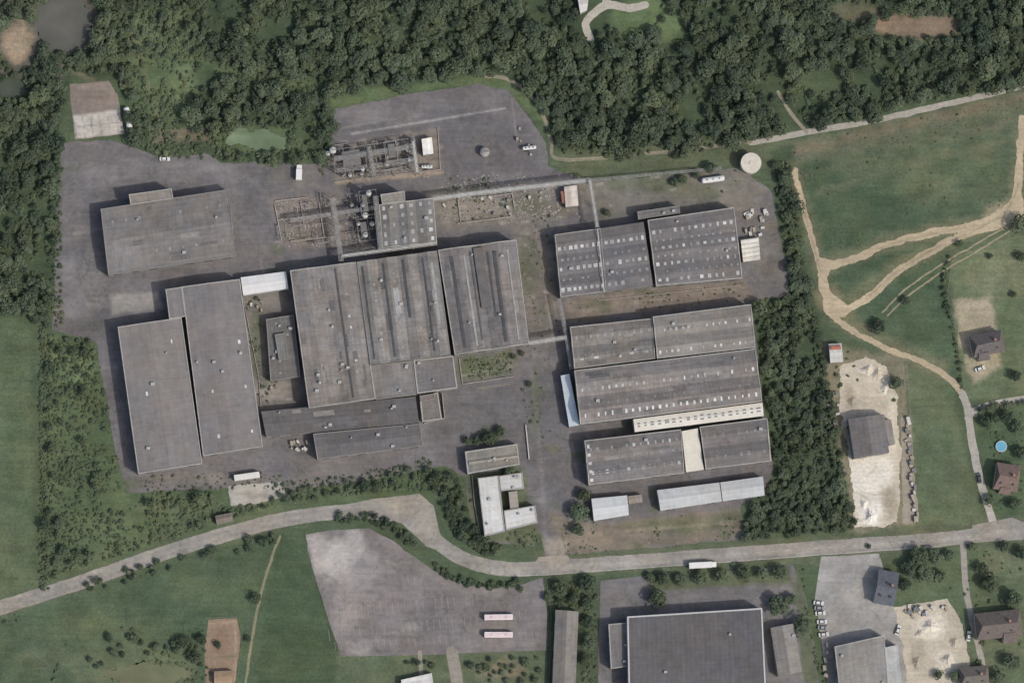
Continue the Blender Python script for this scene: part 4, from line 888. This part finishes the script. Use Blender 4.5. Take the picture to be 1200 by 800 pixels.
def rubble(name,label,regions,n,smin,smax,col,z=.03):
    V=[];F=[];base=np.array(box(0,0,.5,1,1,1,.15)[0]);bf=np.array([[0,1,5,4],[1,2,6,5],[2,3,7,6],[3,0,4,7],[4,5,6,7]])
    o=0
    for i in range(n):
        x0,x1,y0,y1=regions[i%len(regions)]
        X,Y=W(rng.uniform(x0,x1),rng.uniform(y0,y1));s=rng.uniform(smin,smax)*np.array([rng.uniform(.6,1.8),1,rng.uniform(.15,.4)]);a=rng.uniform(0,6.28)
        p=base*s; q=np.stack([p[:,0]*np.cos(a)-p[:,1]*np.sin(a)+X,p[:,0]*np.sin(a)+p[:,1]*np.cos(a)+Y,p[:,2]+z-.02],1)
        V.append(q);F.append(bf+o);o+=8
    obj(name,newmesh(name,np.concatenate(V),np.concatenate(F),[plain('rubble_'+label[:5],col,var=.4,scale=.5)]),label=label,category='rubble',kind='stuff')
rubble('rubble','broken concrete and scrap scattered over the old plant',[(325,395,232,290),(395,510,165,208),(515,660,216,262),(405,442,228,290),(525,680,205,255)],1700,.15,.8,C(138,131,125))
rubble('rubble','pale stones and scrap in the works yard',[(286,335,350,470),(700,868,338,352),(600,650,262,400),(872,910,240,330),(540,600,422,446),(655,860,606,636)],300,.1,.45,C(144,138,130))
def heap(x,y,rx,ry,h_,col,label):
    X,Y=W(x,y);V=[];n=22;m=8
    for j in range(m):
        t=j/(m-1)
        for i in range(n):
            a=2*math.pi*i/n;k=t*(1+.18*math.sin(3*a+x)+.1*math.sin(7*a+y)); V.append((rx*k*math.cos(a),ry*k*math.sin(a),.03+h_*(math.cos(t*math.pi)+1)/2*(1+.12*math.sin(a*5+j))))
    F=[[j*n+i,j*n+(i+1)%n,(j+1)*n+(i+1)%n,(j+1)*n+i] for j in range(m-1) for i in range(n)]
    obj('gravel_heap',newmesh('gravel_heap',V,F,[plain('heap_gravel',C(*col),var=.2,scale=1.2)]),loc=(X,Y,0),label=label,category='gravel heap')
for x,y,rx,ry,h_,c_ in [(1016,433,3.2,2.2,1.4,(194,186,168)),(1028,438,2.4,3,1.2,(186,176,157)),(1036,455,1.8,2.6,1.0,(194,186,170)),(1020,604,2.6,3.6,1.6,(212,207,198)),(1012,590,1.8,2.4,1.0,(204,199,188)),(998,470,1.8,2.2,.9,(154,143,125)),(1090,733,4,3,1.8,(204,196,181)),(1078,742,2.5,2,1.1,(190,182,165)),(1110,772,3.2,2.6,1.6,(196,188,172)),(1118,752,2,2.6,1.1,(168,158,142)),(1074,775,2,2.8,1.0,(154,144,128))]:
    heap(x,y,rx,ry,h_,c_,'smooth pale heap of gravel in the storage yard')
# ------------------------------------------------------------ VEGETATION
def proto(seed,n=430,k=15,ls=.12,flat=.7):
    g=np.random.default_rng(seed)
    cc=[];cr=[]; ex=g.uniform(.8,1.0)
    for i in range(k):
        a=g.uniform(0,6.28);rr=.72*math.sqrt(g.uniform(0,1));cc.append((rr*math.cos(a),rr*math.sin(a)*ex,(1-rr)*flat*.7+g.uniform(-.12,.1)));cr.append(g.uniform(.18,.40))
    cc=np.array(cc);cr=np.array(cr);ct=g.uniform(-.2,.2,k)
    q=[];T=[]
    while len(q)<n:
        i=g.integers(k);d=g.normal(size=3);d/=np.linalg.norm(d)
        if d[2]<-.3: continue
        p=cc[i]+d*cr[i]*g.uniform(.85,1.15)
        if np.any(np.linalg.norm(cc-p,axis=1)<cr*.75): continue
        nn=d*.75+g.normal(size=3)*.38+np.array([0,0,.7]);nn/=np.linalg.norm(nn);a=np.cross(nn,g.normal(size=3));a/=np.linalg.norm(a);b=np.cross(nn,a)
        s=ls*g.uniform(.5,1.3)
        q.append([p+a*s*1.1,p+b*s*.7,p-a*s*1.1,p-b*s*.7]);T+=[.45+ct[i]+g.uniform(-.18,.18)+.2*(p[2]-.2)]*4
    V=np.array(q).reshape(-1,3);F=np.arange(len(V)).reshape(-1,4)
    nu,nv=10,5;cv=[];cf=[];o=len(V)
    for j in range(nv+1):
        ph=math.pi*j/nv
        for i in range(nu):
            th=2*math.pi*i/nu;rr=.68*(1+.16*math.sin(3*th+seed)+.12*math.sin(5*th+2*j)); cv.append((rr*math.sin(ph)*math.cos(th),rr*math.sin(ph)*math.sin(th),.12+.38*flat*math.cos(ph)))
    for j in range(nv):
        for i in range(nu): cf.append([o+j*nu+i,o+(j+1)*nu+i,o+(j+1)*nu+(i+1)%nu,o+j*nu+(i+1)%nu])
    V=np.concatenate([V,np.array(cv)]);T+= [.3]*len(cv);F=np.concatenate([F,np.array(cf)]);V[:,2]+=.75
    tv=[];tf=[]
    def limb(p,q_,r0,r1):
        v,f=cyl(p,q_,r0,r1,5,False);o=len(tv);tv.extend(v);tf.extend([[i+o for i in x] for x in f])
    limb((0,0,-.02),(.02,.01,.85),.085,.045)
    for i in range(5):
        a=i*1.3+seed;limb((0,0,.42+.08*i),(.5*math.cos(a),.5*math.sin(a),.82+.05*i),.04,.012)
    return V,F,np.array(T),np.array(tv),np.array(tf)
PR=[proto(100+i,460,14+3*(i%5),.115 if i%2 else .095,[.55,.7,.85,.6][i%4]) for i in range(12)]
PRM=[proto(300+i,260,10+2*(i%4),.15 if i%2 else .13,[.55,.7,.85,.6][i%4]) for i in range(12)]
PRS=[proto(200+i,120,8,.22,.55) for i in range(6)]
BARK=plain('tree_bark',C(88,80,72),var=.2,scale=3)
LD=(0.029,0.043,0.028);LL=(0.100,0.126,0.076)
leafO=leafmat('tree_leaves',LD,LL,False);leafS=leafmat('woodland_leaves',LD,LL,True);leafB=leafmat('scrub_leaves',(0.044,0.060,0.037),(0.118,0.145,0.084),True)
clear=[poly((660,-60),(770,-60),(772,20),(740,48),(705,22),(698,50),(678,42),(682,20)),ell(1075,30,50,12),ell(75,20,36,40),ell(22,50,22,28),poly((385,112),(480,98),(570,88),(605,98),(640,140),(640,200),(600,112),(565,98),(480,112),(392,128)),
 poly((78,88),(138,88),(150,165),(80,170)),ell(302,163,36,12),line(8,(945,155),(925,130),(912,108)),ell(8,105,24,9),ell(790,40,12,22),ell(965,95,24,10),line(9,(60,85),(110,110),(150,120)),ell(170,790,50,12),ell(1000,14,30,8)]
clearT=[ell(192,80,38,70),poly((175,140),(245,140),(260,190),(175,180)),line(12,(200,20),(240,70),(290,90),(380,100)),ell(305,165,52,20),ell(90,440,22,24),ell(80,525,20,18)]
trees=[]
cellg={}
def ok(x,y,r_,f=.62):
    cx,cy=int(x//12),int(y//12)
    for i in range(cx-3,cx+4):
        for j in range(cy-3,cy+4):
            for (a,b,c) in cellg.get((i,j),()):
                if (a-x)**2+(b-y)**2<((r_+c)/S*f)**2: return False
    cellg.setdefault((cx,cy),[]).append((x,y,r_)); return True
g=np.random.default_rng(11)
def fill(sh,n,rmin,rmax,f=.62,tb=0,dens=None,cl=True,out=None,pw=1.8):
    x0,x1,y0,y1=bbox(sh,0);x0=max(x0,-35);x1=min(x1,1235);y0=max(y0,-35);y1=min(y1,835)
    xx=g.uniform(x0,x1,n);yy=g.uniform(y0,y1,n);d,_,_=sdf(xx,yy,sh);m=d<-1
    nz=fbm(xx,yy,45,55)
    if cl:
        for c in clear: m&=sdf(xx,yy,c)[0]>3
        if out is None and cl!=2:
            for c in clearT: m&=sdf(xx,yy,c)[0]>2
    if dens is not None: m&=(g.uniform(0,1,n)<np.clip(dens+nz*1.3,0,1))
    xx=xx[m];yy=yy[m];nz=nz[m]
    rr=rmin+(rmax-rmin)*g.uniform(0,1,len(xx))**pw
    for x,y,r_,z_ in zip(xx,yy,rr,nz):
        if ok(x,y,r_,f): (trees if out is None else out).append((x,y,r_,tb+g.uniform(-.26,.26)+.26*z_))
bush=[]
belt=poly((905,185),(926,190),(942,300),(962,400),(985,520),(1000,612),(880,618),(884,590),(912,560),(894,440),(886,352),(928,345))
scrub=poly((52,388),(105,396),(128,470),(142,575),(250,576),(262,592),(335,588),(440,566),(515,548),(520,575),(440,578),(320,592),(200,632),(100,664),(48,682))
exp=[(657,688,3.6),(688,684,3.8),(672,700,2.8),(655,705,2.4),(690,706,3.2),(688,728,3),(690,752,3.4),(643,700,2.4),(686,772,3),(771,702,4.2),(776,676,3.2),(797,678,3),(822,676,3.4),(846,674,3.2),(872,671,3.6),(893,672,3),(914,670,3.4),(912,710,5),(941,733,4.6),(926,702,3),(762,676,2.5),
 (680,600,4.4),(684,578,3.2),(676,620,3),(1030,382,3.5),(1062,352,2),(1050,449,3),(1096,652,4),(1078,650,4.4),(1066,664,4.2),(1084,672,4),(1102,676,3.2),(1060,684,3.2),(1112,650,2.6),(1158,682,4.4),(1188,700,4),(1150,665,3),(1192,500,3),(1155,495,2.8),(1165,490,2.5),(1180,488,3),(1196,530,3),(1160,585,2.8),(1190,590,3),(1186,775,4),(1170,792,3.4),(1120,792,2.6),(1196,648,3),(1196,300,2.4),(1125,285,1.8),(1195,262,4.2),(1188,345,1.6),(1190,440,2.6),(1160,300,1.4),(1178,640,2.5),
 (598,551,3.4),(526,560,3),(548,516,2),(574,512,3.4),(560,516,2.6),(586,505,2.4),(300,700,2.6),(1100,790,2.2),(1140,640,2.4),(620,450,1.5),(612,414,1.4),(602,418,1.3),(712,250,1.8),(800,210,2.4),(832,196,2.6),(815,203,2.2),(790,214,2),(230,150,3),(1018,640,1.2),(255,755,1.8),(230,770,3.2),(214,752,3.2),(236,748,2.6),(290,748,1.6),(610,690,1.6)]
garden=[]
for x,y,r_ in exp: ok(x,y,r_); garden.append((x,y,r_))
fill(ell(190,75,50,80),500,1.4,2.8,.8,.12,.12,2)
fill(ell(305,165,60,28),300,1.4,2.8,.7,.1,.15,2)
fill(forest,3200,3.6,5.8,.60,0,.40,True,None,1.3)
fill(forest,32000,1.4,3.9,.62,.02,.62,True,None,1.3)
fill(belt,900,2.6,4.0,.64,.0,.4)
fill(belt,7000,1.2,3.0,.64,0,.65)
fill(poly((500,545),(540,560),(552,615),(600,648),(560,650),(528,618),(508,572)),900,1.6,3.0,.6)
fill(scrub,2500,1.4,3.4,.74,.08,.18,False)
fill(line(14,(320,584),(430,566),(512,548)),900,1.2,2.4,.68,.05,.5,False)
fill(line(16,(100,690),(170,668),(250,648),(320,632)),900,1.2,2.6,.7,.0,.4)
fill(line(10,(398,607),(430,606),(465,620),(484,638)),900,1.2,2.0,.6,.0)
fill(line(9,(512,664),(540,680),(575,686),(605,683)),700,1.0,1.8,.6,.0)
fill(poly((90,770),(120,745),(200,740),(235,750),(240,790),(228,770),(190,765),(130,772),(100,800),(80,800)),500,1.2,2.6,.75,.05,.35)
fill(poly((870,610),(910,570),(1000,600),(1005,622),(872,632)),1200,1.4,3.0,.65,.0)
fill(line(5,(1112,300),(1108,340),(1120,400),(1128,450)),300,.9,1.6,.7)
fill(line(6,(1150,478),(1200,472)),300,1.2,2,.6)
fill(poly((440,775),(640,768),(640,800),(440,800)),400,1,2.4,.9,.1,.2)
def fb(sh,n,a,b,f=.55,dens=None,tb=.05,cl=True): fill(sh,n,a,b,f,tb,dens,cl,bush)
fb(scrub,26000,.5,1.6,.66,.55,.08,False); fb(forest,40000,.7,1.8,.62,.7,.08); fb(belt,9000,.7,1.6,.62,.8)
fb(ell(190,75,52,85),7000,.5,1.5,.8,.5,.15); fb(ell(305,165,60,28),1800,.5,1.4,.75,.6,.1)
fb(poly((46,380),(60,380),(58,690),(46,690)),2500,.7,1.6,.6,.8)
fb(poly((72,160),(74,380),(62,386),(60,160)),900,.7,1.5,.7,.8)
fb(poly((545,555),(560,560),(566,628),(632,618),(635,642),(570,640),(550,610)),900,.5,1.4,.9,.35)
fb(poly((660,606),(868,600),(870,635),(660,652)),900,.3,.8,1.2,.15)
fb(poly((596,262),(650,255),(668,400),(618,404)),300,.3,.7,1.5,.12)
fb(poly((285,350),(302,345),(330,450),(306,470)),600,.3,1.2,.9,.45)
fb(poly((540,422),(598,412),(603,438),(544,448)),500,.3,1.1,.9,.3)
fb(poly((520,205),(690,215),(868,196),(868,235),(700,258),(520,262)),1100,.3,.9,1.1,.2)
fb(poly((660,350),(880,330),(880,350),(665,378)),350,.3,.7,1.3,.15)
fb(poly((606,405),(640,405),(648,520),(612,520)),200,.3,.8,1.4,.15)
fb(line(12,(380,200),(385,140),(392,125)),500,.7,1.6,.8,.6)
fb(line(14,(320,570),(420,560),(510,540)),1400,.5,1.3,.8,.6,.05,False)
fb(poly((150,558),(240,552),(330,556),(330,572),(150,578)),500,.3,1.0,1.1,.3)
fb(line(10,(0,730),(100,696),(200,662),(320,628)),1500,.5,1.3,.9,.35)
fb(poly((925,170),(1200,112),(1200,150),(930,215)),900,.25,.7,1.6,.25); fb(poly((940,220),(1190,170),(1180,250),(960,300)),500,.25,.6,2.2,.12)
fb(poly((965,400),(1062,425),(1070,470),(985,520)),300,.4,1.2,1.3,.2)
fb(poly((644,680),(700,676),(700,800),(682,800),(682,712),(646,712)),900,.6,1.5,.8,.5)
fb(poly((1050,648),(1200,640),(1200,800),(1145,800),(1130,700)),900,.5,1.4,1.4,.3)
fb(poly((1150,480),(1200,472),(1200,605),(1170,605)),500,.5,1.3,1.3,.35)
fb(line(5,(1108,340),(1120,400),(1128,455)),300,.5,1.0,.7,.8); fb(line(5,(1150,476),(1200,470)),200,.5,1.2,.7,.8)
fb(line(6,(942,668),(950,740),(965,800)),300,.5,1.2,.8,.6)
fb(poly((80,735),(240,735),(250,800),(60,800)),1300,.4,1.3,1.0,.2)
trees.sort(key=lambda t:-t[2])
NI=300-len(garden); ind=trees[:NI]; rest=trees[NI:]
print('trees',len(trees),'bush',len(bush))
meshes=[];gm=[]
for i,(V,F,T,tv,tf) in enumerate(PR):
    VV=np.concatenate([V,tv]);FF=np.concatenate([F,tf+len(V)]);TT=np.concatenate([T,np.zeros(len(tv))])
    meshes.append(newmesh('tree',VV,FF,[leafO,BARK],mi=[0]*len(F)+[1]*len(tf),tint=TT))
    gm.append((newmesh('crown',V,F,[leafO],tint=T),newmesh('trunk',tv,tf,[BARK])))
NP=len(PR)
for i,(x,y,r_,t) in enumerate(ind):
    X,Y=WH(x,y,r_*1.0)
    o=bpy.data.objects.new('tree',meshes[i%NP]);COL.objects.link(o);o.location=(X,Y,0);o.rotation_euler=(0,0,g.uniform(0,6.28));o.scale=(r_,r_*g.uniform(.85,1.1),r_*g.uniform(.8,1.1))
    o['label']='broad green deciduous tree in dense woodland' if y<200 else 'green tree in the scrub belt by the works';o['category']='tree';o['group']='woodland trees around the works'
for i,(x,y,r_) in enumerate(garden):
    X,Y=WH(x,y,r_*1.0)
    o=bpy.data.objects.new('tree',None);COL.objects.link(o);o.location=(X,Y,.0);o.rotation_euler=(0,0,g.uniform(0,6.28));o.scale=(r_,r_,r_*g.uniform(.9,1.2))
    for nm,me in (('crown',gm[i%NP][0]),('trunk',gm[i%NP][1])):
        c=bpy.data.objects.new(nm,me);COL.objects.link(c);c.parent=o
    o['label']='round leafy tree standing beside a building or lane';o['category']='tree';o['group']='garden and roadside trees'
def merge(lst,big,small,trunk=True,low=False):
    VS=[];FS=[];TS=[];MI=[];o=0
    for i,(x,y,r_,t) in enumerate(lst):
        V,F,T,tv,tf=big[i%len(big)] if r_>2.5 else small[i%len(small)]
        if trunk: VV=np.concatenate([V,tv]);FF=np.concatenate([F,tf+len(V)]);TT=np.concatenate([T+t,np.zeros(len(tv))]);mi=np.concatenate([np.zeros(len(F)),np.ones(len(tf))])
        else: VV=V-np.array([0,0,.52]);FF=F;TT=T+t;mi=np.zeros(len(F))
        X,Y=WH(x,y,r_*(.4 if low else 1.0));a=g.uniform(0,6.28);sx=r_*g.uniform(.8,1.2);sy=r_*g.uniform(.8,1.2);sz=r_*g.uniform(.75,1.2)
        p=VV*np.array([sx,sy,sz])
        VS.append(np.stack([p[:,0]*math.cos(a)-p[:,1]*math.sin(a)+X,p[:,0]*math.sin(a)+p[:,1]*math.cos(a)+Y,p[:,2]],1));FS.append(FF+o);TS.append(TT);MI.append(mi);o+=len(VV)
    return np.concatenate(VS),np.concatenate(FS),np.concatenate(TS),np.concatenate(MI)
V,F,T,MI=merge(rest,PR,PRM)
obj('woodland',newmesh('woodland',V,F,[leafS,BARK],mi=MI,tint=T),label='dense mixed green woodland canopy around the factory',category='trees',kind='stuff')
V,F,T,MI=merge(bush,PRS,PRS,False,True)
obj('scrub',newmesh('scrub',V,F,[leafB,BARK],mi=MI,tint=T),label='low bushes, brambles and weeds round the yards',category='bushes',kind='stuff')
# ------------------------------------------------------------ LIGHT + CAMERA
az=math.radians(122);el=math.radians(51)
wd=bpy.data.worlds.new('World');scene.world=wd;wd.use_nodes=True
nt=wd.node_tree;sk=nt.nodes.new('ShaderNodeTexSky');sk.sky_type='NISHITA';sk.sun_disc=False;sk.sun_elevation=el;sk.sun_rotation=az
sk.dust_density=3.5
bg=nt.nodes['Background'];bg.inputs['Strength'].default_value=.15;nt.links.new(sk.outputs[0],bg.inputs['Color'])
sl=bpy.data.lights.new('sun','SUN');sl.energy=2.4;sl.angle=math.radians(.7);sl.color=(1,.975,.94)
so=bpy.data.objects.new('sun',sl);COL.objects.link(so)
d=Vector((math.sin(az)*math.cos(el),math.cos(az)*math.cos(el),math.sin(el)));so.rotation_euler=d.to_track_quat('Z','Y').to_euler();so.location=(0,0,300)
cam=bpy.data.cameras.new('camera');co=bpy.data.objects.new('camera',cam);COL.objects.link(co);co.location=(CX,CY,H)
cam.sensor_width=36;cam.sensor_fit='HORIZONTAL';cam.lens=36*H/420;cam.shift_x=-CX/420;cam.shift_y=-CY/420;cam.clip_start=10;cam.clip_end=30000
scene.camera=co
scene.view_settings.view_transform='Standard';scene.view_settings.look='None';scene.view_settings.exposure=0
